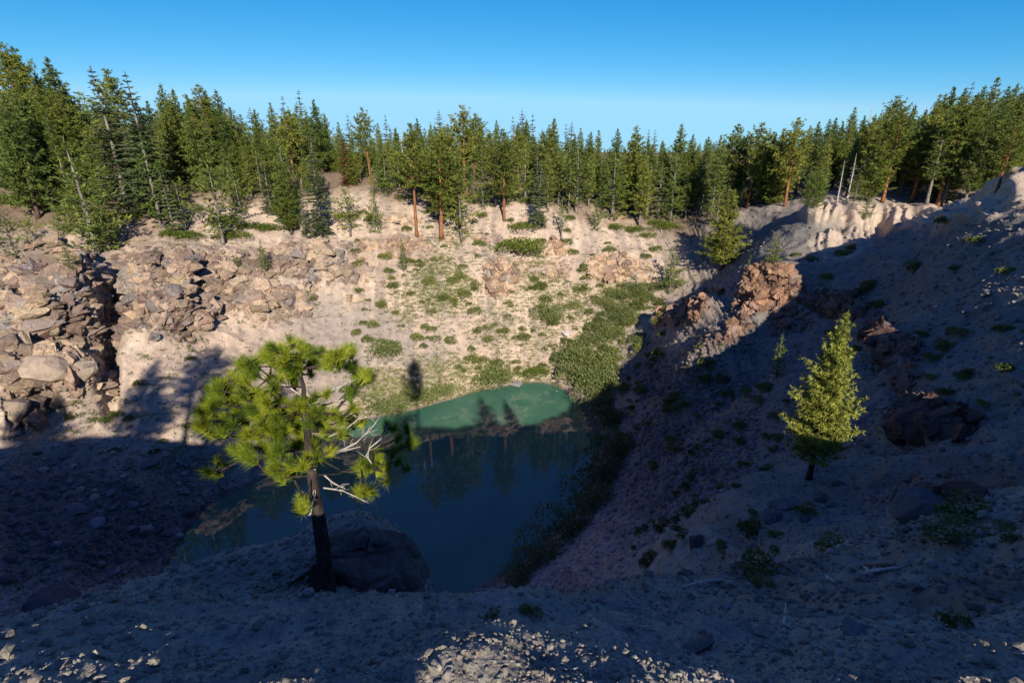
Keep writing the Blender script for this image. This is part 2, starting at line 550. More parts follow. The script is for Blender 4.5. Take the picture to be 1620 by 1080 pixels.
# ---- large shapes
n0 = grid_normals(V).reshape(-1, 3)
disp = np.zeros(len(v0))
crack = np.ones(len(v0))
rockface = np.zeros(len(v0))
sel = np.where(m_rock > 0.01)[0]
p = v0[sel] + fbm(v0[sel] * .35, 2, 70)[:, None] * .8
for size, amp, sd, zs in ((9.0, 2.6, 11, 1.1), (4.2, 1.6, 21, 1.3), (1.9, .8, 31, 1.3)):
    f, c = blocks(p / size * np.array([1, 1, zs]), sd)
    disp[sel] += f * amp * m_rock[sel] * (1 - .7 * m_dark[sel])
    crack[sel] *= np.clip(c / .09, .25, 1) if size < 5 else np.clip(c / .05, .15, 1)
    disp[sel] -= (1 - np.clip(c / .12, 0, 1)) * amp * .22 * m_rock[sel] * (1 - .7 * m_dark[sel])
    rockface[sel] += f * .5
def blur(a, n=1):
    g = a.reshape(NAZ, NR)
    for _ in range(n):
        g = (np.roll(g, 1, 0) + 2 * g + np.roll(g, -1, 0)) / 4
        h = g.copy()
        h[:, 1:-1] = (g[:, :-2] + 2 * g[:, 1:-1] + g[:, 2:]) / 4
        g = h
    return g.reshape(-1)
disp = blur(disp, 1)
crack = blur(crack, 1)
# rock bodies stand proud of the slope: gullies and the big outcrops
def bump_at(cx, cy, sx, sy, h, rot=0):
    global disp
    disp = disp + np.clip(blob(cx, cy, sx, sy, rot) * (1.7 + warp * .5), 0, 1) * h
for b in ((70,478,80,62,5.5,0),(110,470,34,50,1.5,0),(60,602,92,36,5.0,0),(10,668,45,40,4,0),(176,505,18,62,-4.5,12),(172,600,16,52,-3.5,0),(262,470,52,62,3.4,0),(225,515,30,36,1.6,0),(308,470,9,50,-2.2,14),(345,425,70,26,2.0,0),(240,520,30,35,1.2,0),
          (470,420,34,36,1.8,0),(520,415,22,30,1.2,0),(495,430,10,36,-1.2,0),(793,445,26,32,3.0,0),(970,428,48,26,2.6,0),(560,482,20,14,1.4,0),(545,460,16,10,.8,0),
          (1222,462,46,32,2.1,0),(1190,495,28,28,1.5,0),(1090,498,46,16,1.6,-22),(1330,480,60,18,.2,14),(1480,690,60,35,1.4,0),(1490,800,70,34,.9,0),(1420,560,50,22,.5,40),
          (1300,350,24,20,1.2,0),(1390,358,14,20,-1.6,10),(1330,356,10,20,-1.2,14),(1590,322,30,14,.5,-40)):
    bump_at(*b)
# rills that run down the ash banks and screes
hx, hy = -n0[:, 0], -n0[:, 1]
s_far = v0[:, 0] + 0.15 * v0[:, 1]
s_right = (v0[:, 0] * .75 + v0[:, 1] * .66)
rightside = np.clip((px0 - 1080) / 120, 0, 1)
s_along = s_far * (1 - rightside) + s_right * rightside
q = np.stack([s_along, v0[:, 2] * .10, s_along * 0], 1)
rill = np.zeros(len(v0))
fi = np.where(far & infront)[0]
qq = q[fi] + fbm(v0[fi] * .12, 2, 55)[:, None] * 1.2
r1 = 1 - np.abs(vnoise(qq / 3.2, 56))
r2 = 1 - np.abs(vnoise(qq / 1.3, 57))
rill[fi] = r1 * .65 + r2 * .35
flute_s = v0[:, 0] * .80 - v0[:, 1] * .45
fq = np.stack([flute_s, v0[:, 2] * .06, flute_s * 0], 1)[fi] + fbm(v0[fi] * .3, 2, 58)[:, None] * .5
flute = np.zeros(len(v0))
flute[fi] = (1 - np.abs(vnoise(fq / 2.4, 59))) * .6 + (1 - np.abs(vnoise(fq / 1.0, 60))) * .4
disp += (flute - .5) * m_ash * 2.6 + (rill - .5) * (m_ash * .8 + .75 * far * (1 - m_rock))
# ---- fractal roughness, each octave only where the sheet is fine enough for it
water_side = np.clip((v0[:, 2] - 0.2) / 3.0, 0.05, 1)
nearfade = np.clip((rflat - 1.2) / 2.0, 0.3, 1)
lam = 14.0
k = 0
while lam > 0.012:
    lim = lam / 0.0042
    lo = lam * 1.1
    s_ = np.where((rflat < lim) & (rflat > lo * .6))[0]
    if len(s_):
        a = 0.052 * lam
        if lam < 2.0:
            a = 0.10 * lam
        w = np.clip((lim - rflat[s_]) / (lim * .4), 0, 1) * np.clip((rflat[s_] - lo * .6) / (lo * .6), 0, 1)
        nz = vnoise(v0[s_] / lam + k * 7.7, 200 + k)
        if k % 2:
            nz = 1 - 2 * np.abs(nz)
        disp[s_] += nz * a * w * (1 + .9 * m_rock[s_]) * np.where(v0[s_, 2] < 6, .6, 1)
    lam *= 0.52
    k += 1
disp *= water_side
vf = v0 + n0 * disp[:, None]
V = vf.reshape(NAZ, NR, 3)

# ---- albedo
def lerp(a, b, f):
    f = np.clip(f, 0, 1)[:, None]
    return a * (1 - f) + b * f
C = np.tile(np.array([.435, .335, .255]), (len(v0), 1))                       # pale pumice soil
n_big = fbm(v0 * .07, 3, 300)
n_mid = fbm(v0 * .35, 4, 310)
n_fine = fbm(v0 * 1.6, 3, 320)
C = lerp(C, np.array([.55, .44, .345]), (n_mid - .1) * 1.6)
scree = union([(560,530,120,60,15,.9),(470,500,50,60,0,.7),(520,600,100,40,0,.8),(690,460,26,90,-12,.7),(700,560,60,50,0,.6),(760,520,60,40,0,.5),(940,490,60,30,0,.5),(400,620,80,50,0,.5),(1000,560,70,50,0,.6)])
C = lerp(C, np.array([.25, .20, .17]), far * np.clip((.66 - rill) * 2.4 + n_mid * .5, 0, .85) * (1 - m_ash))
C = lerp(C, np.array([.27, .225, .195]), np.clip((scree + n_mid * .5 - .25) * 1.8, 0, .85))
C = lerp(C, np.array([.28, .19, .12]), union([(985,348,60,14,0,.9),(1120,370,80,30,0,.9),(690,400,30,22,0,.5),(630,380,60,14,0,.4),(210,370,90,30,0,.6),(120,340,120,40,0,.4)]) * (.8 + n_mid))
green = union([(700,450,60,60,0,.8),(640,480,40,40,0,.5),(850,440,50,50,0,.6),(900,480,60,40,0,.6),(980,470,60,40,-30,.9),(720,600,110,40,0,.7),(620,620,60,40,0,.9),(820,590,120,25,0,.6),(720,380,60,30,0,.4),(960,540,60,40,0,.5),(820,520,90,60,0,.45)])
C = lerp(C, np.array([.20, .19, .085]), np.clip((green + n_fine * .7 + n_mid * .5 - .55) * 1.6, 0, .8))
# talus near the left shore and in the ravine: dark grey stone
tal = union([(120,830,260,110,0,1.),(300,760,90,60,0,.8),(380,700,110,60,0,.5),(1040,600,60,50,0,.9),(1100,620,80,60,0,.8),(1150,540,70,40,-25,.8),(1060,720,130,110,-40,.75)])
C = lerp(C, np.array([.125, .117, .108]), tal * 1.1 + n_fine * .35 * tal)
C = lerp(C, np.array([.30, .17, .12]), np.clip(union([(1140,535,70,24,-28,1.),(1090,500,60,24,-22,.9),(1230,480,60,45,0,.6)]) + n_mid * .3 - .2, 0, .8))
ash_shade = np.clip((px0 - 1000) / 200, 0, 1) * np.clip((py0 - 300) / 60, 0, 1) * far
C = lerp(C, np.array([.165, .155, .137]), ash_shade * .9)  # grey-tan right slope, its shade deepened in the albedo
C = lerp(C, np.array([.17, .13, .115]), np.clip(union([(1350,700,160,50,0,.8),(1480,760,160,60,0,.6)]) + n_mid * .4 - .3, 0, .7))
near = (1 - np.clip((rflat - 9) / 10, 0, 1))
C = lerp(C, np.array([.25, .222, .182]), near)
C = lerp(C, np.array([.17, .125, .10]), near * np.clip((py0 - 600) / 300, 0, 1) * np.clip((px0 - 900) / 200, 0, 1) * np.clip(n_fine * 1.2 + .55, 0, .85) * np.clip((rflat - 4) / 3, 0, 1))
C = lerp(C, np.array([.46, .36, .27]), m_ash * .85)
stain = np.clip(fbm(v0 * np.array([.5, .5, .22]), 4, 330) * 1.5 + .45, 0, 1)
fc = np.clip(rockface + .5, 0, 1)
rc = lerp(np.tile(np.array([.19, .137, .108]), (len(v0), 1)), np.array([.43, .315, .22]), stain * .75 + (fc - .5) * .6)
rc = lerp(rc, np.array([.27, .25, .25]), np.clip(fbm(v0 * .6, 2, 340) * 2 - .5, 0, .8))
C = lerp(C, rc, m_cliff * .92)
C = lerp(C, lerp(rc, np.array([.50, .36, .22]), np.full(len(v0), .6)), m_tan * .9)
C = lerp(C, rc * np.array([1.0, .80, .68]), m_red * .95)
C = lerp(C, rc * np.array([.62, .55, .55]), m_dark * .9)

# forest floor and the ground out of the crater
rim_out = np.clip((rflat + n_big * 10 - 141) / 8, 0, 1)
C = lerp(C, np.array([.17, .12, .08]), rim_out * .9)
# wet rim of stones just above the water
wet = np.clip(1 - (vf[:, 2] - .0) / .55, 0, 1) * (rflat > 30)
C = lerp(C, np.array([.07, .065, .06]), wet * .85)
C = np.clip(C, .02, .75)

ii = np.arange(NAZ * NR).reshape(NAZ, NR)
nxt = np.roll(ii, -1, axis=0)
faces = np.stack([ii[:, :-1], ii[:, 1:], nxt[:, 1:], nxt[:, :-1]], 2).reshape(-1, 4)
# flip so that faces look up
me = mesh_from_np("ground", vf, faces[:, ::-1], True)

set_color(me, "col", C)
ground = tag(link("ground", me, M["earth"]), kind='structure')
# close the disc under the viewer's feet
ring = V[:, 0]
c0 = np.array([[0, 0, ring[:, 2].mean() + .02]])
cap_v = np.concatenate([ring, c0])
cap_f = np.array([(i, (i + 1) % NAZ, NAZ) for i in range(NAZ)])
cap_me = mesh_from_np("ground_underfoot", cap_v, cap_f[:, ::-1], True)
set_color(cap_me, "col", np.tile([.265, .225, .185], (NAZ + 1, 1)))
tag(link("ground_underfoot", cap_me, M["earth"]), kind='structure')
nf = grid_normals(V).reshape(-1, 3)

# ---- the lake
m, nt, b = new_mat("lake_water")
geo = N(nt, "ShaderNodeNewGeometry")
nz = N(nt, "ShaderNodeTexNoise", Scale=.14, Detail=5.0, Roughness=.6)
nt.links.new(geo.outputs["Position"], nz.inputs["Vector"])
nt.links.new(ramp(nt, nz.outputs["Fac"], [(.35, (.048, .135, .090)), (.7, (.070, .168, .105))]), b.inputs["Base Color"])
nz2 = N(nt, "ShaderNodeTexNoise", Scale=1.3, Detail=3.0)
nt.links.new(geo.outputs["Position"], nz2.inputs["Vector"])
bp = N(nt, "ShaderNodeBump", Strength=.06, Distance=.02)
nt.links.new(nz2.outputs["Fac"], bp.inputs["Height"])
nt.links.new(bp.outputs[0], b.inputs["Normal"])
b.inputs["Roughness"].default_value = .015
b.inputs["IOR"].default_value = 1.33
b.inputs["Subsurface Weight"].default_value = 1.0
b.inputs["Subsurface Radius"].default_value = (.7, 1.0, .9)
b.inputs["Subsurface Scale"].default_value = 3.4
b.inputs["Specular IOR Level"].default_value = 1.0
bm = bmesh.new()
ring_v = [bm.verts.new((-14 + 52 * math.cos(a), 70 + 50 * math.sin(a), 0)) for a in np.linspace(0, 2 * math.pi, 72, endpoint=False)]
bm.faces.new(ring_v)
lm = bpy.data.meshes.new("lake")
bm.to_mesh(lm)
tag(link("lake", lm, m), kind='structure')
bpy.context.view_layer.update()
dg = bpy.context.evaluated_depsgraph_get()

def hit(px, py, maxd=900):
    """the ground under a picture point"""
    d = ray(px, py)
    d.normalize()
    o = Vector((0, 0, CAM_Z))
    ok, loc, nor, _ = ground.ray_cast(o + d * 1.0, d, distance=maxd)
    return loc if ok else None

def drop(x, y):
    ok, loc, nor, _ = ground.ray_cast(Vector((x, y, 300)), Vector((0, 0, -1)))
    return loc if ok else None
# ------------------------------------------------------------------ vegetation builders
class Needles:
    """many small pointed leaves: position, direction, length, width, tint"""
    def __init__(s):
        s.p, s.d, s.l, s.w, s.t = [], [], [], [], []
    def add(s, p, d, l, w, t):
        s.p.append(p); s.d.append(d); s.l.append(l); s.w.append(w); s.t.append(t)
    def mesh(s, name, seed=0, quads=False):
        rng = np.random.default_rng(seed)
        p = np.array(s.p); d = np.array(s.d)
        d /= np.linalg.norm(d, axis=1, keepdims=True) + 1e-9
        l = np.array(s.l)[:, None]; w = np.array(s.w)[:, None]
        r = rng.normal(size=p.shape)
        side = np.cross(d, r)
        side /= np.linalg.norm(side, axis=1, keepdims=True) + 1e-9
        if quads:
            mid = p + d * l * .5
            v = np.stack([p, mid + side * w * .5, p + d * l, mid - side * w * .5], 1).reshape(-1, 3)
            k = 4
        else:
            v = np.stack([p - side * w * .5, p + side * w * .5, p + d * l], 1).reshape(-1, 3)
            k = 3
        f = np.arange(len(p) * k).reshape(-1, k)
        me = mesh_from_np(name, v, f, False)
        t = np.repeat(np.array(s.t), k)
        set_color(me, "tint", np.repeat(t[:, None], 3, 1))
        return me

def unit(v):
    return v / (np.linalg.norm(v) + 1e-9)

def conifer(name, seed, H, width, crown_base, kind, needle_mat, bark, whorls, per_whorl, tuft, tufts_n, gap=.12, bare=False):
    """one prototype: (trunk mesh, crown mesh)"""
    rng = np.random.default_rng(seed)
    tr = MB()
    nd = Needles()
    bend = rng.uniform(-.012, .012, 4) * H
    def axis(h):
        return np.array([bend[0] * math.sin(h * 3.2) + bend[2] * h, bend[1] * math.sin(h * 2.6 + 1) + bend[3] * h, h * H])
    r0 = H * (.016 if kind != 'young' else .014)
    hs = np.linspace(0, 1, 14)
    rad_ = [r0 * (1.35 if h == 0 else 1) * (1 - h) ** .8 + .012 for h in hs]
    tr.tube([axis(h) for h in hs], rad_, 8, .5, .06, rng)
    lop = rng.uniform(0, 2 * math.pi)
    for wi in range(whorls):
        h = crown_base + (1 - crown_base) * ((wi + rng.uniform(-.35, .35)) / whorls)
        h = min(max(h, crown_base * .9), .985)
        t = (h - crown_base) / (1 - crown_base)
        t = min(max(t, 0), 1)
        if kind == 'fir':
            prof = (1 - t) ** .85 * (.8 + .2 * min(1, t * 6))
        elif kind == 'jeffrey':
            prof = min(1, ((1 - t) * 1.9)) ** .75 * (.55 + .45 * min(1, t * 3.2)) * (.75 + .35 * math.sin(wi * 1.7 + seed))
        elif kind == 'lodge':
            prof = (1 - t) ** .65 * (.7 + .3 * min(1, t * 4)) * (.85 + .2 * math.sin(wi * 2.1 + seed))
        elif kind == 'round':
            prof = math.sqrt(max(0.02, 1 - (t * 1.5 - .5) ** 2)) if t < .98 else .1
        else:
            prof = min(1, (1 - t) * 1.25) ** .85 * (.65 + .35 * min(1, t * 4)) * (.85 + .2 * math.sin(wi * 1.9 + seed))
        tf = tuft * (.5 + .5 * min(1, (1 - t) * 3.2))
        n = per_whorl if t < .85 else max(3, per_whorl - 1)
        az0 = rng.uniform(0, 2 * math.pi)
        for bi in range(n):
            if rng.random() < gap:
                continue
            az = az0 + 2 * math.pi * (bi + rng.uniform(-.3, .3)) / n
            L = max(.12 * tuft, H * width * .5 * prof * rng.uniform(.68, 1.15) * (1 + .16 * math.cos(az - lop)))
            if kind == 'fir':
                el0, el1 = R(-4 + 38 * t - 14 * (1 - t)), R(-18 + 50 * t)
            elif kind in ('jeffrey', 'round'):
                el0, el1 = R(-6 + 42 * t), R(22 + 35 * t)
            else:
                el0, el1 = R(2 + 48 * t), R(20 + 40 * t)
            el0 += R(rng.uniform(-9, 9))
            base = axis(h)
            out = np.array([math.cos(az), math.sin(az), 0])
            pts_ = [base]
            for q in range(1, 5):
                e = el0 + (el1 - el0) * q / 4
                pts_.append(pts_[-1] + (out * math.cos(e) + np.array([0, 0, math.sin(e)])) * L / 4)
            br = max(.012, r0 * .22 * (1 - t) ** .5)
            tr.tube(pts_[::2] if not bare else pts_, [br, br * .6, br * .25] if not bare else [br, br * .8, br * .6, br * .4, br * .15], 4, .5)
            if bare:
                for s in (.45, .7):
                    a = np.array(pts_[0]) * (1 - s) + np.array(pts_[-1]) * s
                    dd = unit(out + rng.normal(size=3) * .5)
                    tr.tube([a, a + dd * L * .22], [br * .4, br * .15], 3, .5)
                continue
            lat = np.cross(out, [0, 0, 1])
            step = tf * (.62 if kind != 'fir' else .5)
            start = .22 if kind == 'fir' else (.38 if kind == 'jeffrey' else .28)
            m = max(2, int(L * (1 - start) / step))
            for q in range(m + 1):
                s = start + (1 - start) * q / m
                k = min(int(s * 4), 3)
                c = np.array(pts_[k]) * (1 - (s * 4 - k)) + np.array(pts_[k + 1]) * (s * 4 - k)
                spread = (1.08 - s) * L * (.42 if kind == 'fir' else .36)
                lats = [0.0]
                j = step
                while j < spread:
                    lats += [j, -j]
                    j += step
                for la in lats:
                    if rng.random() < .12:
                        continue
                    cc = c + lat * (la + rng.uniform(-.25, .25) * step) + out * abs(la) * .35 + rng.normal(size=3) * np.array([.1, .1, .12 if kind == 'fir' else .28]) * tf
                    tint = rng.uniform(.05, .95)
                    for e in range(tufts_n):
                        if kind == 'fir':
                            dd = out * .8 + lat * rng.uniform(-1, 1) + np.array([0, 0, rng.uniform(-.35, .3)])
                            nd.add(cc, dd, tf * rng.uniform(.6, 1.), tf * .26, tint + rng.uniform(-.1, .1))
                        else:
                            dd = out * .55 + rng.normal(size=3) * .8 + np.array([0, 0, .45])
                            nd.add(cc, dd, tf * rng.uniform(.5, .9), tf * .20, tint + rng.uniform(-.12, .12))
    if not bare:                                        # leader
        top = axis(1.0)
        for e in range(10):
            nd.add(top - np.array([0, 0, tuft * rng.uniform(0, 1.2)]), np.array([rng.normal() * .4, rng.normal() * .4, 1]), tuft * .55, tuft * .13, rng.uniform(.3, .9))
    tm = tr.mesh(name + "_trunk")
    tm.materials.append(M[bark])
    cm = None
    if not bare:
        cm = nd.mesh(name + "_crown", seed)
        cm.materials.append(M[needle_mat])
    return tm, cm, H

PROTO = {
 'jeffrey': [conifer("tall_pine", s, 26, w, cb, 'jeffrey', "needle_pine", "bark_orange", n, 5, 1.05, 12, .1) for s, w, cb, n in ((1, .44, .40, 24), (2, .48, .32, 26), (3, .40, .45, 23))],
 'pine': [conifer("dense_pine", s, 23, w, cb, 'pine', m_, "bark_brown", n, 6, .95, 12, .07) for s, w, cb, n, m_ in ((11, .52, .10, 25, "needle_pine"), (12, .47, .14, 26, "needle_dark"), (13, .57, .06, 25, "needle_pine"), (14, .50, .12, 24, "needle_dark"))],
 'lodge': [conifer("slender_pine", s, 22, w, cb, 'lodge', m_, "bark_grey", n, 5, .85, 12, .1) for s, w, cb, n, m_ in ((21, .36, .2, 28, "needle_pine"), (22, .31, .3, 26, "needle_dark"), (23, .38, .12, 30, "needle_pine"))],
 'thin': [conifer("sparse_fir", s, 24, w, cb, 'fir', "needle_fir", "bark_grey", n, 4, .75, 5, .3) for s, w, cb, n in ((31, .24, .35, 22), (32, .26, .45, 20))],
 'fir': [conifer("layered_fir", s, 22, w, cb, 'fir', "needle_fir", "bark_grey", n, 6, .75, 5, .14) for s, w, cb, n in ((41, .36, .08, 27), (42, .40, .12, 25))],
 'youngfir': [conifer("young_fir", 51, 9, .32, .04, 'fir', "needle_fir", "bark_grey", 18, 6, .45, 5, .08)],
 'young': [conifer("young_pine", s, 8, w, cb, 'pine', "needle_young", "bark_grey", n, 5, .48, 7, .15) for s, w, cb, n in ((61, .60, .08, 14), (62, .50, .12, 14), (63, .72, .06, 13))],
 'scrub': [conifer("scrub_pine", s, 7, w, cb, 'jeffrey', "needle_pine", "bark_grey", n, 5, .45, 6, .22) for s, w, cb, n in ((71, .62, .2, 13), (72, .5, .3, 12))],
 'round': [conifer("round_pine", 81, 10, .85, .12, 'round', "needle_young", "bark_brown", 14, 7, .6, 6, .08)],
 'red': [conifer("red_conifer", 91, 16, .3, .05, 'fir', "needle_red", "bark_brown", 24, 5, .6, 5, .15)],
 'snag': [conifer("bare_snag", s, 16, w, .12, 'lodge', None, "dead_wood", 20, 5, .5, 0, .25, True) for s, w in ((95, .2), (96, .26))],
}
CAT = {'jeffrey': 'pine', 'pine': 'pine', 'lodge': 'pine', 'thin': 'fir', 'fir': 'fir', 'youngfir': 'fir', 'young': 'pine', 'scrub': 'pine', 'round': 'pine', 'red': 'dead tree', 'snag': 'dead tree'}
NAME = {'jeffrey': 'tall_pine', 'pine': 'dense_pine', 'lodge': 'slender_pine', 'thin': 'sparse_fir', 'fir': 'layered_fir', 'youngfir': 'young_fir', 'young': 'young_pine', 'scrub': 'scrub_pine', 'round': 'round_pine', 'red': 'red_conifer', 'snag': 'bare_snag'}
trng = random.Random(7)

def plant(kind, loc, H, label=None, group=None, variant=None, widen=1.0, rz=None):
    tm, cm, h0 = PROTO[kind][trng.randrange(len(PROTO[kind])) if variant is None else variant]
    root = bpy.data.objects.new(NAME[kind], None)
    root.empty_display_size = .5
    col.objects.link(root)
    root.location = loc
    s = H / h0
    root.scale = (s * widen * 1.14, s * widen * 1.14, s)
    root.rotation_euler = (trng.uniform(-.02, .02), trng.uniform(-.02, .02), trng.uniform(0, 6.28) if rz is None else rz)
    link("trunk", tm, None, root)
    if cm is not None:
        link("crown", cm, None, root)
    tag(root, label, CAT[kind], group)
    return root

def height_for(x, y, z0, ty):
    k = (540 - ty) / F
    h = y * (k * CP - SP) / (CP + k * SP)
    return h - (z0 - CAM_Z)

def stand(kind, tx, ty, by, **kw):
    """a tree whose tip shows at tx, ty and whose foot shows on picture row by"""
    bx = tx
    loc = None
    for _ in range(6):
        p = hit(bx, by)
        if p is None:
            by += 3
            continue
        loc = p
        H = height_for(p.x, p.y, p.z, ty)
        x, _, _ = project((p.x, p.y, p.z + H))
        bx += tx - x
    H = max(1.0, height_for(loc.x, loc.y, loc.z, ty))
    return plant(kind, loc - Vector((0, 0, .25)), H + .25, **kw)

def stand_far(kind, tx, ty, dist, **kw):
    """a tree at a known distance, tip showing at tx, ty"""
    az = math.atan2(ray(tx, ty).x, ray(tx, ty).y)
    x, y = dist * math.sin(az), dist * math.cos(az)
    g = drop(x, y)
    H = height_for(x, y, g.z, ty)
    H = min(max(H, 7), 38)
    return plant(kind, g - Vector((0, 0, .3)), H + .3, **kw)

# ------------------------------------------------------------------ trees one can tell apart: tip x, tip y, foot y
G_FRONT = 'conifers along the crater rim'
FRONT = [
 ('jeffrey', -4, 68, 287, 'tall orange-trunked pine cut by the left edge of the photo', 2, .8),
 ('jeffrey', 22, 76, 277, 'tall pine with bare orange trunk, second from the left edge', 2, .85),
 ('pine', 76, 92, 285, 'broad dark green pine between the orange-trunked pines and the pinkish dead tree', 1, 1.15),
 ('snag', 123, 128, 272, 'pinkish grey dead tree standing just left of the three tall firs', 0, .8),
 ('fir', 142, 104, 335, 'leftmost of the three tall layered firs on the upper left slope', 0, 1.05),
 ('jeffrey', 165, 110, 300, 'pine with orange trunk between the two tall layered firs', 2, .9),
 ('fir', 196, 115, 346, 'rightmost of the three tall firs, its lower trunk bare and brown', 1, 1.0),
 ('youngfir', 253, 270, 371, 'small bluish fir with neat tiers, right of the three tall firs', 0, .9),
 ('scrub', 278, 288, 364, 'dark little pine behind the small bluish fir', 0, 1.),
 ('snag', 235, 281, 343, 'low bare grey snag right of the tall fir trunk', 1, .8),
 ('scrub', 329, 262, 386, 'open grey-green pine with a bare lower trunk beside the manzanita thicket', 0, 1.15),
 ('pine', 443, 246, 370, 'dense bright green cone-shaped pine on the pale bank left of the thin fir', 0, .95),
 ('fir', 489, 205, 376, 'tall narrow fir with thinning grey top standing low on the pale bank', 0, .8),
 ('youngfir', 475, 315, 373, 'small fir tucked between the bright pine and the tall narrow fir', 0, .9),
 ('pine', 2, 158, 290, 'dark pine at the left edge standing behind the orange trunks', 3, 1.0),
 ('young', 4, 236, 300, 'small bright pine at the left edge under the orange-trunked pines', 1, 1.2),
 ('scrub', 34, 250, 318, 'dark scrubby pine left of the thin pale-trunked fir', 0, 1.1),
 ('young', 86, 233, 331, 'bright green young pine below the orange-trunked pines', 0, 1.),
 ('thin', 20, 213, 326, 'thin leaning conifer with pale trunk near the left edge', 0, .9),
 ('thin', 58, 243, 315, 'thin pale-trunked fir just left of the bright young pine', 1, .8),
 ('scrub', -2, 328, 416, 'grey-green pine at the left edge above the rock wall', 0, 1.2),
 ('scrub', 38, 338, 412, 'spindly little pine on bare soil above the left rock wall', 1, 1.),
 ('scrub', 116, 274, 386, 'open-crowned pine with bare foot above the left rock wall', 0, 1.2),
 ('young', 141, 288, 396, 'yellow-green pine with spreading low boughs above the left cliff', 2, .9),
 ('young', 82, 320, 372, 'bushy young pine left of the open-crowned pine', 2, 1.1),
 ('young', 98, 382, 424, 'squat bushy pine on the brink of the left rock wall', 2, 1.2),
 ('youngfir', 373, 400, 429, 'tiny dark fir on the rocks below the manzanita thicket', 0, .9),
 ('young', 410, 378, 431, 'small pine on the cliff edge casting a shadow on its right', 1, .9),
 ('scrub', 546, 296, 373, 'dark small pine left of the wide bushy pine on the pale bank', 0, 1.2),
 ('young', 588, 303, 367, 'wide bushy young pine in the open on the pale bank', 2, .95),
 ('jeffrey', 649, 196, 373, 'tall pine with long bare orange trunk standing on the pale bank', 2, .85),
 ('jeffrey', 690, 222, 377, 'full-crowned pine whose short red trunk leans right above the fallen log', 1, 1.35),
 ('jeffrey', 730, 167, 308, 'tallest rim pine in the middle, red trunk bare in its lower half', 0, .95),
 ('scrub', 727, 288, 381, 'blue-green pine with slim grey trunk right of the leaning red trunk', 0, 1.25),
 ('jeffrey', 797, 205, 349, 'tall open pine with a long grey trunk rooted on the bank', 1, .95),
 ('fir', 855, 255, 361, 'blue-grey fir tapering to a point above the big manzanita', 0, .9),
 ('scrub', 890, 316, 378, 'dark pine on the outcrop right of the big manzanita', 1, 1.1),
 ('young', 944, 313, 364, 'small pine in the open on the pale slope under the rim', 2, .8),
 ('pine', 880, 186, 316, 'pine with a thick scarred red trunk on the rim', 0, 1.),
 ('pine', 1008, 199, 334, 'big shaggy pine with boughs down to the orange needle bed', 2, 1.1),
 ('young', 913, 235, 328, 'mid green pine left of the shaggy pine', 1, 1.1),
 ('young', 635, 374, 431, 'lone small conifer low on the sunny slope', 1, .75),
 ('red', 543, 210, 292, 'rust red dead conifer at the edge of the woods', 0, 1.35),
 ('jeffrey', 577, 171, 292, 'pine with a long pale yellow trunk right of the rust red conifer', 0, .8),
 ('snag', 633, 185, 295, 'bare grey snag poking above the woods', 0, .7),
 ('pine', 1078, 196, 322, 'dark broad pine at the saddle left of the ravine', 3, 1.05),
 ('young', 1067, 387, 463, 'bushy pine in the ravine throwing shade to its left', 0, 1.15),
 ('pine', 1160, 299, 426, 'large bright green pine standing low on the slope at the head of the ravine', 0, 1.25),
 ('scrub', 1140, 305, 356, 'darker pine behind the large bright green pine', 0, 1.2),
 ('young', 1231, 367, 421, 'young pine on the slope right of the large bright green pine', 0, 1.),
 ('young', 1188, 402, 426, 'very small pine between the large bright pine and the red outcrop', 1, 1.),
 ('jeffrey', 1165, 197, 329, 'pine with stout orange trunk at the back of the ravine', 1, 1.),
 ('jeffrey', 1202, 195, 327, 'broad pine with dark orange trunk right of the ravine head', 0, 1.1),
 ('jeffrey', 1268, 187, 326, 'tall pine whose orange trunk shows left of the round pine', 1, 1.),
 ('round', 1297, 274, 329, 'round bushy pine on the brink of the pale cliff', 0, .9),
 ('snag', 1338, 253, 320, 'left one of two bleached grey snags above the pale cliff', 0, 1.),
 ('snag', 1356, 242, 319, 'right and taller one of two bleached grey snags above the pale cliff', 1, 1.),
 ('scrub', 1361, 276, 326, 'dark young pine at the foot of the bleached snags', 0, 1.2),
 ('young', 1377, 307, 346, 'little pine on the lip of the pale cliff', 0, 1.1),
 ('jeffrey', 1432, 172, 320, 'tall pine behind the pale cliff with a short orange trunk', 2, 1.1),
 ('jeffrey', 1475, 193, 320, 'wide pine with leaning orange trunk above the pale cliff', 1, 1.25),
 ('pine', 1400, 205, 320, 'yellow-green pine behind the bleached snags', 0, 1.1),
 ('lodge', 1492, 250, 321, 'slim yellowish pine right of the leaning orange trunk', 0, .9),
 ('pine', 1524, 192, 321, 'layered pine standing back from the right-hand cliff top', 2, 1.),
 ('jeffrey', 1612, 196, 302, 'leaning orange-trunked pine on the right-hand crest', 1, 1.2),
 ('young', 1241, 529, 598, 'small sunlit pine alone on the shaded slope', 1, .85),
]
for kind, tx, ty, by, lab, var, wid in FRONT:
    stand(kind, tx, ty, by, label=lab, group=G_FRONT, variant=var, widen=wid)

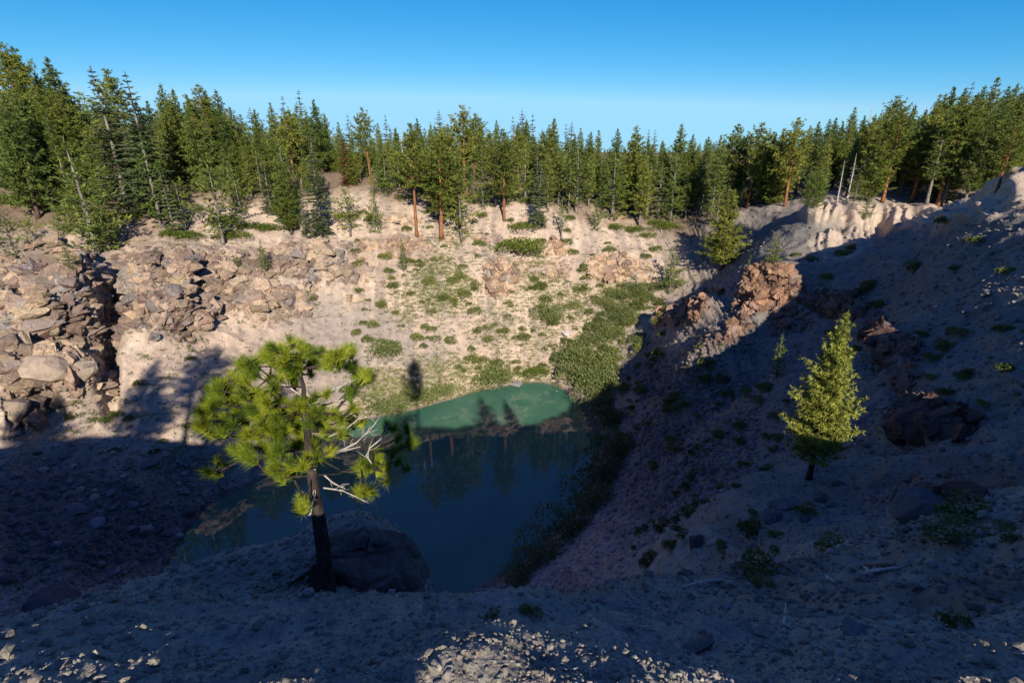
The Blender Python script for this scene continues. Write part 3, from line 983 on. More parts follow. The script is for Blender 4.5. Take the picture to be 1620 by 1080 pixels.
# the skyline trees further back
SKYLINE = [
 (253,133,'pine'),(270,140,'pine'),(232,160,'pine'),(313,135,'jeffrey'),(296,150,'pine'),(323,142,'pine'),(338,142,'pine'),(365,168,'pine'),(380,181,'lodge'),(393,168,'thin'),(402,172,'pine'),(426,163,'lodge'),
 (446,151,'thin'),(470,142,'thin'),(497,158,'pine'),(511,179,'pine'),(536,193,'lodge'),(549,181,'thin'),(610,181,'thin'),(597,195,'lodge'),(658,187,'pine'),(693,172,'thin'),(708,196,'pine'),(750,180,'jeffrey'),(762,187,'lodge'),
 (785,190,'lodge'),(812,183,'thin'),(828,171,'thin'),(845,180,'thin'),(870,198,'lodge'),(895,195,'thin'),(904,192,'thin'),(920,203,'lodge'),(935,208,'pine'),(950,206,'lodge'),(976,203,'pine'),(1028,204,'thin'),(1037,205,'thin'),(1050,222,'pine'),
 (1097,213,'pine'),(1123,217,'lodge'),(1143,214,'lodge'),(1182,215,'lodge'),(1228,211,'pine'),(1243,203,'pine'),(1280,199,'lodge'),(1297,193,'pine'),(1312,189,'lodge'),(1323,187,'pine'),(1337,192,'pine'),(1353,170,'lodge'),(1368,183,'pine'),
 (1383,165,'snag'),(1420,152,'jeffrey'),(1453,165,'pine'),(1470,172,'pine'),(1486,150,'lodge'),(1500,148,'pine'),(1512,138,'pine'),(1526,140,'pine'),(1541,128,'thin'),(1561,136,'pine'),(1580,122,'lodge'),(1597,136,'pine'),(1612,131,'pine'),(1630,128,'pine'),
 (100,135,'pine'),(48,112,'pine'),(212,160,'pine'),
]
LANDMARKS = [(-60, 'left edge of the photo'), (123, 'pinkish dead tree'), (196, 'three tall firs'), (330, 'open grey-green pine by the manzanita'), (443, 'cone-shaped bright pine'), (543, 'rust red conifer'), (633, 'bare grey snag'),
             (730, 'tallest middle pine'), (797, 'long grey trunk'), (855, 'blue-grey fir'), (1008, 'big shaggy pine'), (1078, 'dark pine at the saddle'), (1202, 'broad pine at the ravine head'), (1297, 'round pine'), (1356, 'bleached snags'), (1432, 'tall pine behind the pale cliff'), (1524, 'layered pine near the right edge')]
ORD = ['first', 'second', 'third', 'fourth', 'fifth', 'sixth', 'seventh', 'eighth', 'ninth', 'tenth', 'eleventh', 'twelfth', 'thirteenth', 'fourteenth', 'fifteenth', 'sixteenth', 'seventeenth', 'eighteenth', 'nineteenth', 'twentieth', 'twenty-first', 'twenty-second', 'twenty-third', 'twenty-fourth', 'twenty-fifth', 'twenty-sixth']
LOOK = {'jeffrey': 'orange-trunked pine', 'pine': 'bushy pine', 'lodge': 'slender pine', 'thin': 'sparse spire-like fir', 'fir': 'layered fir', 'snag': 'bare grey snag'}
def far_tree_labels(rows, what, where):
    """each far tree is told by its place right of a landmark tree"""
    count = {}
    out = []
    for tx, ty, kind in sorted(rows):
        lm_ = [b for a, b in LANDMARKS if a <= tx][-1]
        i = count.get((lm_, kind), 0)
        count[(lm_, kind)] = i + 1
        out.append((tx, ty, kind, f"{ORD[i]} {what} {LOOK[kind]} right of the {lm_}"))
    return out
for tx, ty, kind, lab in far_tree_labels(SKYLINE, 'skyline', 'tip against the sky'):
    d = trng.uniform(160, 195) if tx < 1100 else (trng.uniform(140, 175) if tx < 1350 else trng.uniform(150, 215))
    if kind == 'thin':
        d += 20
    stand_far(kind, tx, ty, d, label=lab, group='skyline conifers behind the rim')
sky_x = [a for a, _, _ in sorted(SKYLINE)]
sky_y = [b for _, b, _ in sorted(SKYLINE)]
rowsB = []
xx = -25.0
while xx < 1645:
    if 1300 < xx:
        gap_ = trng.uniform(7, 12)
    else:
        gap_ = trng.uniform(9, 15)
    xx += gap_
    base_y = np.interp(xx, sky_x, sky_y)
    rowsB.append((xx, base_y + trng.uniform(14, 62), trng.choice(['pine', 'pine', 'lodge', 'jeffrey', 'lodge', 'jeffrey' if xx > 1000 else 'pine'])))
for tx, ty, kind, lab in far_tree_labels(rowsB, 'inner', 'tip below the skyline'):
    d = trng.uniform(148, 178) if tx < 1080 else (trng.uniform(148, 172) if tx < 1300 else trng.uniform(132, 170))
    stand_far(kind, tx, ty, d, label=lab, group='conifers inside the woods on the far rim')

# the youngest row, right on the edge of the woods
rowsC = []
xx = -20.0
while xx < 1280:
    xx += trng.uniform(12, 22) if xx > 330 else 120
    if 505 < xx < 570:
        continue
    rowsC.append((xx, trng.uniform(214, 268) + (14 if xx > 700 else 0), trng.choice(['young', 'scrub', 'youngfir', 'young', 'lodge'])))
LOOK.update({'young': 'young pine', 'scrub': 'open-crowned small pine', 'youngfir': 'young fir'})
for tx, ty, kind, lab in far_tree_labels(rowsC, 'low', ''):
    stand_far(kind, tx, ty, trng.uniform(141, 150) if tx > 330 else trng.uniform(128, 140), label=lab, group='low conifers at the edge of the woods', widen=trng.uniform(.9, 1.25))

# the wood beyond, one dark mass between the nearer trees
def far_wood():
    lo = [conifer("far_wood", 200 + k, 22, w, .08, kd, "needle_dark", "bark_brown", 17, 5, 1.5, 5, .08)[1] for k, (w, kd) in enumerate(((.42, 'pine'), (.34, 'lodge'), (.38, 'pine')))]
    src = []
    for me_ in lo:
        v = np.empty(len(me_.vertices) * 3, dtype=np.float32); me_.vertices.foreach_get("co", v)
        t = np.empty(len(me_.vertices) * 4, dtype=np.float32); me_.attributes["tint"].data.foreach_get("color", t)
        src.append((v.reshape(-1, 3).astype(float), t.reshape(-1, 4)[:, :3]))
    rg = np.random.default_rng(12)
    vs, ts = [], []
    for px in np.arange(-80, 1700, 6.5):
        dist = rg.uniform(196, 290)
        px = px + rg.uniform(-4, 4)
        ty = np.interp(px, sky_x, sky_y) + rg.uniform(16, 42)
        d = ray(px, ty)
        az = math.atan2(d.x, d.y)
        x, y = dist * math.sin(az), dist * math.cos(az)
        g = drop(x, y)
        H = min(max(height_for(x, y, g.z, ty), 9), 36)
        v, t = src[rg.integers(3)]
        a = rg.uniform(0, 6.28)
        s = H / 22
        vs.append(np.stack([(v[:, 0] * math.cos(a) - v[:, 1] * math.sin(a)) * s * 1.25 + x, (v[:, 0] * math.sin(a) + v[:, 1] * math.cos(a)) * s * 1.25 + y, v[:, 2] * s + g.z], 1))
        ts.append(t)
    V_ = np.concatenate(vs)
    me_ = mesh_from_np("forest", V_, np.arange(len(V_)).reshape(-1, 3), False)
    set_color(me_, "tint", np.concatenate(ts))
    tag(link("forest", me_, M["needle_dark"]), kind='stuff')
far_wood()
# ------------------------------------------------------------------ the stunted pine on the near brink
hp = hit(505, 936)
HT = project(hp)[2]                                   # its depth
hrng = np.random.default_rng(5)
def Zp(zx, zy):
    return 290 + zx / 2.3475, 520 + zy / 2.348
def at_np(px, py, t):
    p = at(px, py, t)
    return np.array([p.x, p.y, p.z])
base = np.array([hp.x, hp.y, hp.z])
def hero_pt(px, py, dz=0.0):
    return at_np(px, py, HT + dz) - base
trunk_px = [(507,944,30),(510,918,23),(512,895,18),(511,865,16.5),(505,822,15),(498,784,13),(494,752,12),(490,715,10),(486,680,8),(482,645,6.5),(480,612,5),(473,585,3.4),(466,566,2)]
ppm = F / HT
tmb = MB()
tp = [hero_pt(x, y, -.04 * k + .02 * math.sin(k * 1.7)) for k, (x, y, w) in enumerate(trunk_px)]
tp[0] = tp[0] - np.array([0, 0, .25])
tmb.tube(tp, [w / ppm * (.85 if k < 2 else .66) for k, (_, _, w) in enumerate(trunk_px)], 12, .5, .13, hrng)
TUFTS = [(330,75),(370,80),(415,60),(445,80),(480,90),(520,95),(560,100),(600,100),(625,90),(400,110),(440,120),(490,130),(540,130),(580,130),(280,120),(300,100),(260,140),(350,140),(380,150),(420,160),(370,180),(400,190),(620,150),(660,165),(685,170),(640,180),(650,200),(630,235),
 (230,130),(250,170),(200,185),(150,205),(170,230),(130,210),(220,200),(110,240),(130,270),(90,290),(60,310),(100,310),(180,270),(220,260),(270,240),(300,260),(330,230),(290,290),(340,290),(250,300),(200,310),(150,330),(180,350),(220,340),(90,340),(70,365),(100,390),(140,380),(270,330),(310,340),(350,330),(380,300),(320,380),(280,380),(370,370),(240,390),
 (430,285),(470,310),(510,320),(410,330),(450,340),(490,355),(530,360),(560,320),(590,345),(620,360),(640,310),(650,350),(600,390),(560,385),(450,390),(420,380),(480,430),(440,430),(410,440),(500,480),(460,480),(350,450),(380,480),(330,490),(400,510),(440,500),(300,440),(340,520),(380,535),
 (130,490),(180,450),(90,530),(120,540),(240,440),(155,510),(250,470),(200,460),
 (755,365),(780,370),(830,370),(800,405),(840,410),(810,440),(850,430),(700,455),(735,460),(720,490),(760,500),(800,490),(825,520),(780,460),(660,520),(690,510),(740,530),(700,610),(650,600),(680,600),(755,565),(445,630),(435,670)]
tuft_p = []
for zx, zy in TUFTS:
    x, y = Zp(zx, zy)
    spread = .75 if zx < 690 else .45
    tuft_p.append(hero_pt(x, y, hrng.uniform(-spread, spread * .6)))
    for rep in range(0 if zx > 690 or (zx < 200 and zy > 430) else (2 if zy < 260 else 1 + (hrng.random() < .5))):
        tuft_p.append(hero_pt(x + hrng.uniform(-9, 9), y + hrng.uniform(-8, 8), hrng.uniform(.1, 1.15) if hrng.random() < .7 else hrng.uniform(-1.1, -.4)))
for _ in range(34):
    zx, zy = hrng.normal(380, 130), hrng.normal(270, 110)
    if 60 < zx < 640 and 70 < zy < 500:
        tuft_p.append(hero_pt(*Zp(zx, zy), hrng.uniform(-.9, 1.1)))
tuft_p = np.array(tuft_p)
# branches grow from the trunk to the tufts, always to the nearest wood
nodes = [p for p in tp[6:]]
parent = [-1] * len(nodes)
plen = [0.0] * len(nodes)
ntr = len(nodes)
left = list(range(len(tuft_p)))
tip_node = {}
while left:
    na = np.array(nodes)
    pl = np.array(plen)
    best = None
    for i in left:
        v = tuft_p[i] - na
        d = np.linalg.norm(v, axis=1)
        cost = d + .30 * pl + np.where(v[:, 2] < -.1, .25, 0)
        j = int(np.argmin(cost))
        if best is None or d[j] + .0 * pl[j] < best[0]:
            best = (d[j], i, j)
    d, i, j = best
    a, b_ = na[j], tuft_p[i]
    k = max(1, int(d / .28))
    prev = j
    for q in range(1, k + 1):
        s = q / k
        p = a * (1 - s) + b_ * s + np.array([hrng.normal() * .022, hrng.normal() * .022, -.09 * d * math.sin(math.pi * s) + hrng.normal() * .018]) * (1 if q < k else 0)
        nodes.append(p)
        parent.append(prev)
        plen.append(plen[prev] + d / k)
        prev = len(nodes) - 1
    tip_node[i] = prev
    left.remove(i)
load = np.zeros(len(nodes))
for i, n in tip_node.items():
    while n >= 0:
        load[n] += 1
        n = parent[n]
for n in range(ntr, len(nodes)):
    p = parent[n]
    r1_ = .0062 * (load[n]) ** .47 + .003
    r0_ = r1_ * 1.15 if p < ntr else .0062 * load[p] ** .47 + .003
    r0_ = min(r0_, r1_ * 1.5)
    tmb.tube([nodes[p], nodes[n]], [r0_, r1_], 5, .5)
for pl_ in ([(500,890,14),(470,912,9),(440,930,5),(390,962,2)],[(500,905,13),(470,940,7),(448,975,2)],[(512,900,12),(560,915,6),(620,960,2)],[(515,925,10),(560,942,5),(590,950,2)],[(497,925,14),(500,985,9),(523,1040,3)],[(490,930,10),(478,985,5),(470,1020,2)]):
    w_ = []
    for q, (zx, zy, r_) in enumerate(pl_):
        x, y = Zp(zx, zy)
        g = hit(x, y)
        p = hero_pt(x, y, -.12) if q == 0 or g is None or abs(project(g)[2] - HT) > 1.6 else np.array(g) - base + np.array([0, 0, .05])
        w_.append(p)
    tmb.tube(w_, [r_ / 2.35 / ppm * 1.6 for _, _, r_ in pl_], 7, .5, .12, hrng)
hero = bpy.data.objects.new("stunted_pine", None)
col.objects.link(hero)
hero.location = hp
tag(hero, "stunted long-needled pine with dark trunk and bare roots on the near brink", "pine")
tm = tmb.mesh("stunted_pine_trunk")
link("trunk", tm, M["bark_dark"], hero)
nd = Needles()
for i, p in enumerate(tuft_p):
    pn = nodes[parent[tip_node[i]]]
    ax = unit(unit(p - pn) * .7 + np.array([0, 0, .75]) + hrng.normal(size=3) * .25)
    t_ = hrng.uniform(.05, .9)
    if hrng.random() < .18:
        t_ = 1.0
    size = hrng.uniform(.8, 1.12)
    for q in range(230):
        back = hrng.uniform(0, .12)
        th = abs(hrng.normal()) * .62 + .12
        e = hrng.normal(size=3)
        e = unit(e - ax * e.dot(ax))
        d = ax * math.cos(th) + e * math.sin(th)
        nd.add(p - ax * back, d, hrng.uniform(.14, .225) * size, .0072, t_ + hrng.uniform(-.2, .2))
link("crown", nd.mesh("stunted_pine_crown", 3), M["needle_hero"], hero)
for pl_ in ([(455,290),(520,275),(575,268),(632,255)],[(480,275),(530,240),(585,212),(648,184)],[(500,262),(560,232),(612,196)],[(540,462),(590,448),(640,425),(690,378),(716,348)],[(595,450),(650,420),(680,390),(694,362)],[(540,400),(600,375),(650,335),(714,320)],
            [(560,462),(620,446),(658,438)],[(520,590),(590,600),(640,622),(690,648),(733,676)],[(488,520),(480,560),(492,610),(478,650),(473,700)],[(520,540),(560,575),(600,592)],[(560,300),(600,320),(640,322)],[(530,330),(575,285),(640,275)],[(440,250),(405,225),(385,205)],[(700,500),(680,470),(695,440),(745,400),(757,372)]):
    db = MB()
    d0 = hrng.uniform(-.5, .1)
    pts_ = [hero_pt(*Zp(zx, zy), d0 + .1 * q * hrng.uniform(-1, 1)) for q, (zx, zy) in enumerate(pl_)]
    n_ = len(pts_)
    db.tube(pts_, [.010 * (1 - q / n_) + .0035 for q in range(n_)], 5, .5)
    for q in range(1, n_):
        for rep in range(2):
            a = pts_[q - 1] * .4 + pts_[q] * .6
            dd = unit(unit(pts_[q] - pts_[q - 1]) + hrng.normal(size=3) * .55)
            L = hrng.uniform(.1, .28)
            db.tube([a, a + dd * L * .5 + hrng.normal(size=3) * .02, a + dd * L + hrng.normal(size=3) * .03], [.0045, .0035, .002], 4, .5)
    link("dead_branch", db.mesh("dead_branch"), M["dead_wood"], hero)

# ------------------------------------------------------------------ the sunlit pine on the shaded slope
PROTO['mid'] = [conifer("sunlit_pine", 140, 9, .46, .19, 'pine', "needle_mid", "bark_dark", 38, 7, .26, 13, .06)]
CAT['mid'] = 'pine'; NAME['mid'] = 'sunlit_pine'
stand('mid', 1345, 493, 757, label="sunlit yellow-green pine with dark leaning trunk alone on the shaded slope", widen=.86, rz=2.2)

# ------------------------------------------------------------------ pines on the viewer's side that throw the shadows
for kind, x, y, H, lab, wid in (
    ('jeffrey', .55, -3.5, 19, 'large pine on the near rim beside the viewpoint, its trunk shadowing the pebbles', .75),
    ('young', -3.0, -4.2, 8.0, 'small bushy pine on the near rim shading the stunted pine', 1.0),
    ('jeffrey', -37, -3, 20, 'pine on the near rim casting the longest shadow over the left talus', 1.),
    ('pine', -31, -6, 17, 'bushy pine on the near rim shading the left talus beside the longest shadow', 1.),
    ('pine', -41, -4, 10, 'squat pine on the near rim between the two that shade the left talus', 1.2),
    ('pine', -54, 2, 9, 'leftmost squat pine on the near rim', 1.2),
    ('young', -46, 0, 9, 'young pine on the near rim shading the foot of the left cliff', 1.),
    ('pine', -42, -7, 16, 'tall dense pine on the near rim behind the squat ones', 1.2),
    ('pine', -34, -3, 11, 'short dense pine on the near rim beside the longest shadow', 1.3),
    ('pine', -24, -7, 13, 'dense pine on the near rim behind the lake shadow', 1.),
    ('pine', 15, -10, 13, 'dense pine on the near rim to the right of the viewpoint', 1.),
):
    g = drop(x, y)
    plant(kind, g - Vector((0, 0, .2)), H, label=lab, group='pines on the near rim', widen=wid)

# ------------------------------------------------------------------ rocks
def hull(rng, n, stretch):
    bm = bmesh.new()
    for _ in range(n):
        d = rng.normal(size=3)
        d /= (np.abs(d) ** 3.2).sum() ** (1 / 3.2)
        bm.verts.new(Vector(d * rng.uniform(.8, 1.05) * np.array(stretch)))
    r = bmesh.ops.convex_hull(bm, input=bm.verts[:])
    for e in set(r['geom_interior']) | set(r['geom_unused']):
        if isinstance(e, bmesh.types.BMVert) and e.is_valid:
            bm.verts.remove(e)
    bmesh.ops.dissolve_limit(bm, angle_limit=R(9), verts=bm.verts[:], edges=bm.edges[:])
    return bm

def rock_mesh(name, seed, sub=3, planes=11, stretch=(1, .8, .65), rough=.03):
    rng = np.random.default_rng(seed)
    bm = hull(rng, planes + 8, stretch)
    bmesh.ops.bevel(bm, geom=bm.edges[:], offset=.035, segments=1, affect='EDGES')
    me = bpy.data.meshes.new(name)
    bm.to_mesh(me)
    bm.free()
    return me
ROCKS = [rock_mesh("rock", s, 3, 10 + s % 4, st) for s, st in enumerate([(1, .8, .6), (1, .7, .75), (1, .95, .5), (.8, 1, .8), (1, .6, .45), (1, .85, .7)])]
rrng = random.Random(21)
def rock(loc, size, mat, label=None, group=None, name="rock", flat=1.0, cat="rock", sink=.25, variant=None, stretch=(1, 1, 1)):
    src = ROCKS[rrng.randrange(len(ROCKS)) if variant is None else variant]
    key = src.name + mat
    me = bpy.data.meshes.get(key)
    if me is None:
        me = src.copy()
        me.name = key
        me.materials.append(M[mat])
    o = bpy.data.objects.new(name, me)
    col.objects.link(o)
    o.scale = (size * stretch[0], size * stretch[1], size * flat * stretch[2])
    o.rotation_euler = (rrng.uniform(-.35, .35), rrng.uniform(-.35, .35), rrng.uniform(0, 6.28))
    o.location = loc + Vector((0, 0, size * flat * (.5 - sink)))
    return tag(o, label, cat, group)

def rock_at(px, py, wpx, mat, label, group=None, **kw):
    g = hit(px, py)
    t = project(g)[2]
    return rock(g, wpx / F * t * .5, mat, label, group, **kw)

M["rock_white"] = earth_mat("white_rock", False, (.62, .58, .54), scales=(2., 9., 50.))
rock_at(895, 529, 17, "rock_white", "bright white rock on the sunny talus above the willow thicket", flat=.7)
rock_at(817, 609, 22, "rock_grey", "flat grey slab on the far shore beside the bright green bush", flat=.35)
rock_at(880, 622, 9, "rock_tan", "small rock standing in the shallows at the far shore")
rock_at(860, 556, 10, "rock_tan", "pale upright stone at the lower edge of the talus above the lake", flat=1.3)
rock_at(1155, 961, 26, "rock_grey", "flat pale grey stone lying on the near slope", flat=.4)
rock_at(1208, 998, 40, "rock_tan", "flat brownish stone half buried near the bottom of the slope", flat=.35)
rock_at(1350, 1000, 42, "rock_grey", "wedge of grey rock poking out of the near slope", flat=.7)
rock_at(1105, 1022, 60, "rock_dark", "long dark rock ridge jutting from the near slope", flat=.5, stretch=(1.3, .6, 1))
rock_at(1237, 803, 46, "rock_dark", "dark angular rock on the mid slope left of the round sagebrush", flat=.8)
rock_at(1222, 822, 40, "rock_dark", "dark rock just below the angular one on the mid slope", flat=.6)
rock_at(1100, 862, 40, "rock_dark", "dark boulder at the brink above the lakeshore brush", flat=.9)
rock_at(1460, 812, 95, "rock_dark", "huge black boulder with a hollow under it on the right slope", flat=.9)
rock_at(1300, 790, 26, "rock_dark", "small dark stone right of the round sagebrush")
rock_at(75, 590, 80, "rock_tan", "big pale layered boulder under the left rock wall", flat=.7)
rock_at(135, 590, 44, "rock_tan", "yellow-lichened block at the corner under the left rock wall", flat=1.)
rock_at(18, 660, 60, "rock_tan", "tall brown block at the left edge below the cliff", flat=1.3)
rock_at(120, 806, 40, "rock_grey", "flat grey boulder in the shaded talus, uppermost of the large ones", flat=.5)
rock_at(152, 830, 34, "rock_grey", "grey boulder in the middle of the shaded talus", flat=.6)
rock_at(228, 842, 32, "rock_grey", "squarish grey boulder in the shaded talus close to the lake", flat=.8)
rock_at(300, 808, 36, "rock_dark", "dark boulder at the left lakeshore", flat=.8)
rock_at(238, 735, 34, "rock_grey", "half-lit boulder on the left talus at the shadow's edge", flat=.7)
rock_at(70, 745, 22, "rock_tan", "sunlit stone among the left talus boulders", flat=.8)
rock_at(75, 960, 90, "rock_dark", "brown rock pile at the foot of the left shore, largest block", flat=.5)
# ---- the block beside the stunted pine
def near_block():
    rng = np.random.default_rng(8)
    bm = bmesh.new()
    bmesh.ops.create_icosphere(bm, subdivisions=6, radius=1.0)
    v = np.array([w.co[:] for w in bm.verts])
    s = (np.abs(v) ** 6).sum(1) ** (-1 / 6)
    v *= s[:, None]
    for _ in range(15):
        n_ = unit(rng.normal(size=3) * np.array([1, 1, .7]))
        k_ = v @ n_ - rng.uniform(.88, 1.14)
        v = np.where(k_[:, None] > 0, v - n_ * k_[:, None] * .98, v)
    v[:, 0] += .16 * v[:, 2] * -1
    v *= np.array([1.0, .85, .98])
    f, c = blocks(v * 1.25 + 3, 61)
    f2, c2 = blocks(v * 3.1 + 3, 71)
    n = v / np.linalg.norm(v, axis=1, keepdims=True)
    v += n * (f * .10 + f2 * .06 - .10 * (1 - np.clip(c / .10, 0, 1)) - .03 * (1 - np.clip(c2 / .12, 0, 1)) + fbm(v * 6, 4, 81) * .03)[:, None]
    for w, q in zip(bm.verts, v):
        w.co = q
    me = bpy.data.meshes.new("boulder")
    bm.to_mesh(me)
    bm.free()
    for p in me.polygons:
        p.use_smooth = True
    return me
M["block"] = earth_mat("brown_block", False, (.155, .115, .10), scales=(1.3, 6., 40.))
t_blk = HT + 1.25
cblk = at(597, 918, t_blk)
ob = link("boulder", near_block(), M["block"])
ob.location = cblk
sx = 78 / F * t_blk
ob.scale = (sx * .92, sx * .92, sx * .95)
ob.rotation_euler = (.1, -.12, .25)
tag(ob, "big cracked brown block right of the stunted pine's roots", "boulder")
bpy.context.view_layer.update()
def on_block(px, py):
    d = ray(px, py).normalized()
    mi = ob.matrix_world.inverted()
    o = Vector((0, 0, CAM_Z))
    lo, ld = mi @ o, (mi.to_3x3() @ d).normalized()
    ok, loc, nor, _ = ob.ray_cast(lo, ld)
    return ob.matrix_world @ loc if ok else None
for i, (x, y, w, lab) in enumerate(((533, 866, 20, 'leftmost stone'), (548, 862, 22, 'second stone from the left'), (563, 858, 28, 'flat middle stone'), (580, 852, 26, 'rounded stone right of the middle'), (600, 850, 30, 'rightmost and largest stone'), (572, 845, 24, 'topmost stone'), (589, 862, 18, 'small stone low at the front'))):
    g = on_block(x, y + 8)
    if g is None:
        g = at(x, y + 8, t_blk - .3)
    rock(g, w / F * t_blk * .55, "rock_dark", lab + ' of the pile on the big cracked block', 'stones piled on the big block', flat=.85, sink=.2)

# ---- loose boulders of the talus, one by one
def verts_where(mask, n, seed):
    idx = np.where(mask)[0]
    rng = np.random.default_rng(seed)
    return rng.choice(idx, size=min(n, len(idx)), replace=False)
px1, py1, fd1 = project(vf.T)
vis = (fd1 > 1) & (px1 > -60) & (px1 < 1680) & (py1 > 100) & (py1 < 1120) & (vf[:, 2] > .1)
def inbox(x0, x1, y0, y1):
    return vis & (px1 > x0) & (px1 < x1) & (py1 > y0) & (py1 < y1)
for (x0, x1, y0, y1), n, mats, lab, grp in (
    ((0, 330, 715, 800), 55, ["rock_grey", "rock_tan", "rock_grey"], "talus stone at the edge of the sunlight left of the lake", "stones at the top of the left talus"),
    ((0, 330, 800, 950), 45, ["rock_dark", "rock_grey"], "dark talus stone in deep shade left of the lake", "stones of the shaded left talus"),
    ((985, 1180, 540, 680), 45, ["rock_red", "rock_grey", "rock_dark"], "rubble stone in the ravine above the lake's right shore", "stones in the ravine"),
    ((340, 620, 560, 700), 25, ["rock_tan", "rock_grey"], "loose stone on the sunny scree behind the stunted pine", "stones on the sunny scree"),
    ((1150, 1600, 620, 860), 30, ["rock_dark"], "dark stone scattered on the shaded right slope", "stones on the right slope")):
    for k in verts_where(inbox(x0, x1, y0, y1) & (rflat > 14), n, x0 + y0):
        size = rrng.choice([.25, .3, .4, .5, .6, .8]) * min(1, rflat[k] / 45)
        rock(Vector(vf[k]), size, rrng.choice(mats), lab, grp, flat=rrng.uniform(.6, 1))

# ---- uncountable rubble and gravel
ICO = None
def rubble(name, idx, sizes, mat, seed, lift=.2):
    global ICO
    rng = np.random.default_rng(seed)
    if ICO is None:
        bm = bmesh.new()
        bmesh.ops.create_icosphere(bm, subdivisions=1, radius=1.0)
        ICO = (np.array([w.co[:] for w in bm.verts]), np.array([[w.index for w in f.verts] for f in bm.faces]))
        bm.free()
    v, f = ICO
    n = len(idx)
    w = v[None] * rng.uniform(.62, 1.2, (n, len(v), 1))
    w = w * rng.uniform([.8, .55, .4], [1.2, 1., .85], (n, 3))[:, None]
    a = rng.uniform(0, 2 * math.pi, n)
    ca, sa = np.cos(a)[:, None], np.sin(a)[:, None]
    x, y = w[..., 0] * ca - w[..., 1] * sa, w[..., 0] * sa + w[..., 1] * ca
    w = np.stack([x, y, w[..., 2]], 2) * sizes[:, None, None]
    w += (vf[idx] + nf[idx] * (sizes * lift)[:, None])[:, None]
    ff = (f[None] + (np.arange(n) * len(v))[:, None, None]).reshape(-1, 3)
    me = mesh_from_np(name, w.reshape(-1, 3), ff, False)
    cc = C[idx] * rng.uniform(.72, 1.25, (n, 1)) * (1 + rng.normal(size=(n, 3)) * .025)
    set_color(me, "col", np.repeat(np.clip(cc, .02, .75), len(v), 0))
    return tag(link(name, me, mat), kind='stuff')
rng = np.random.default_rng(77)
slope = vis & (rflat > 30) & (px1 < 1200) & (py1 > 330) & (rflat < 150)
i1 = verts_where(slope & (m_rock < .5), 26000, 1)
rubble("scree_rubble", i1, rng.choice([.09, .12, .16, .22, .32], len(i1), p=[.3, .3, .22, .13, .05]) * (1 + 1.0 * np.clip(tal[i1], 0, 1)), M["earth"], 5)
i2 = verts_where(vis & (px1 > 1100) & (rflat > 12) & (rflat < 120) & (py1 > 300), 16000, 2)
rubble("slope_rubble", i2, rng.choice([.04, .07, .1, .16, .26], len(i2), p=[.3, .3, .22, .13, .05]) * np.clip(rflat[i2] / 45, .25, 1.3), M["earth"], 6)
i3 = verts_where(vis & (rflat < 14), 26000, 3)
rubble("pumice_gravel", i3, rng.choice([.006, .01, .016, .026, .045], len(i3), p=[.34, .3, .2, .12, .04]) * np.clip(rflat[i3] / 3.2, .5, 3.), M["earth"], 7)

# ---- the rock walls: broken blocks bedded in the slope
def bedrock(name, mask, n, sizes, seed, mat, squash=(1., .8, .75), tilt=.35):
    rng = np.random.default_rng(seed)
    hs = []
    for k in range(10):
        bm = hull(rng, int(rng.integers(11, 17)), (1, 1, 1))
        bmesh.ops.triangulate(bm, faces=bm.faces[:])
        bmesh.ops.subdivide_edges(bm, edges=bm.edges[:], cuts=1, use_grid_fill=True)
        bmesh.ops.triangulate(bm, faces=bm.faces[:])
        bm.verts.index_update()
        hs.append((np.array([w.co[:] for w in bm.verts]), np.array([[w.index for w in f.verts] for f in bm.faces])))
        bm.free()
    idx = np.where(mask > .05)[0]
    # even over the real surface, not over the sheet's own spacing
    area = np.clip(rflat[idx] ** 2, 1, None)
    idx = rng.choice(idx, n, replace=False, p=(mask[idx] * area) / (mask[idx] * area).sum())
    vs, fs, cs = [], [], []
    off = 0
    for i in idx:
        v, f = hs[rng.integers(len(hs))]
        s = sizes[0] * (sizes[1] / sizes[0]) ** (rng.random() ** 2.2)
        s *= .55 + .45 * mask[i]
        nn = unit(n0[i] + rng.normal(size=3) * tilt * .5)
        up = np.array([0, 0, 1.0]) + rng.normal(size=3) * tilt
        tx = unit(np.cross(up, nn))
        ty = np.cross(nn, tx)
        sc = s * np.array(squash) * rng.uniform(.65, 1.3, 3)
        w = v * sc
        w = w[:, :1] * tx + w[:, 1:2] * ty + w[:, 2:3] * nn + vf[i] + n0[i] * s * rng.uniform(-.6, .12)
        vs.append(w)
        fs.append(f + off)
        c = rc[i] * rng.uniform(.86, 1.14) * (1 + rng.normal(size=3) * .03)
        if rng.random() < .08:
            c = c * .4 + np.array([.20, .185, .185]) * .6
        if rng.random() < .08:
            c = c * .5 + np.array([.52, .38, .24]) * .6
        cs.append(np.repeat((c * tone[name])[None], len(v), 0))
        off += len(v)
    V_ = np.concatenate(vs)
    V_ = V_ + np.stack([fbm(V_ * 1.1 + 9 * k, 3, 500 + k) for k in range(3)], 1) * .42
    me = mesh_from_np(name, V_, np.concatenate(fs), False)
    set_color(me, "col", np.clip(np.concatenate(cs), .02, .75))
    return tag(link(name, me, mat), kind='structure')
tone = {"cliff_left": 1.0, "cliff_far": np.array([1.15, 1.05, .95]), "cliff_red": np.array([1.0, .80, .68]), "cliff_dark": np.array([.60, .50, .48])}
lefty = (px0 < 560) & (px0 > -200)
bedrock("cliff_left", m_cliff * lefty * vis, 6200, (.22, 2.0), 401, M["bedrock"], (1.35, .9, .6), .25)
bedrock("cliff_far", (np.maximum(m_tan, m_cliff * ~lefty) ** 1.5) * vis, 1500, (.25, 1.3), 402, M["bedrock"], (1., 1.1, .5), .2)
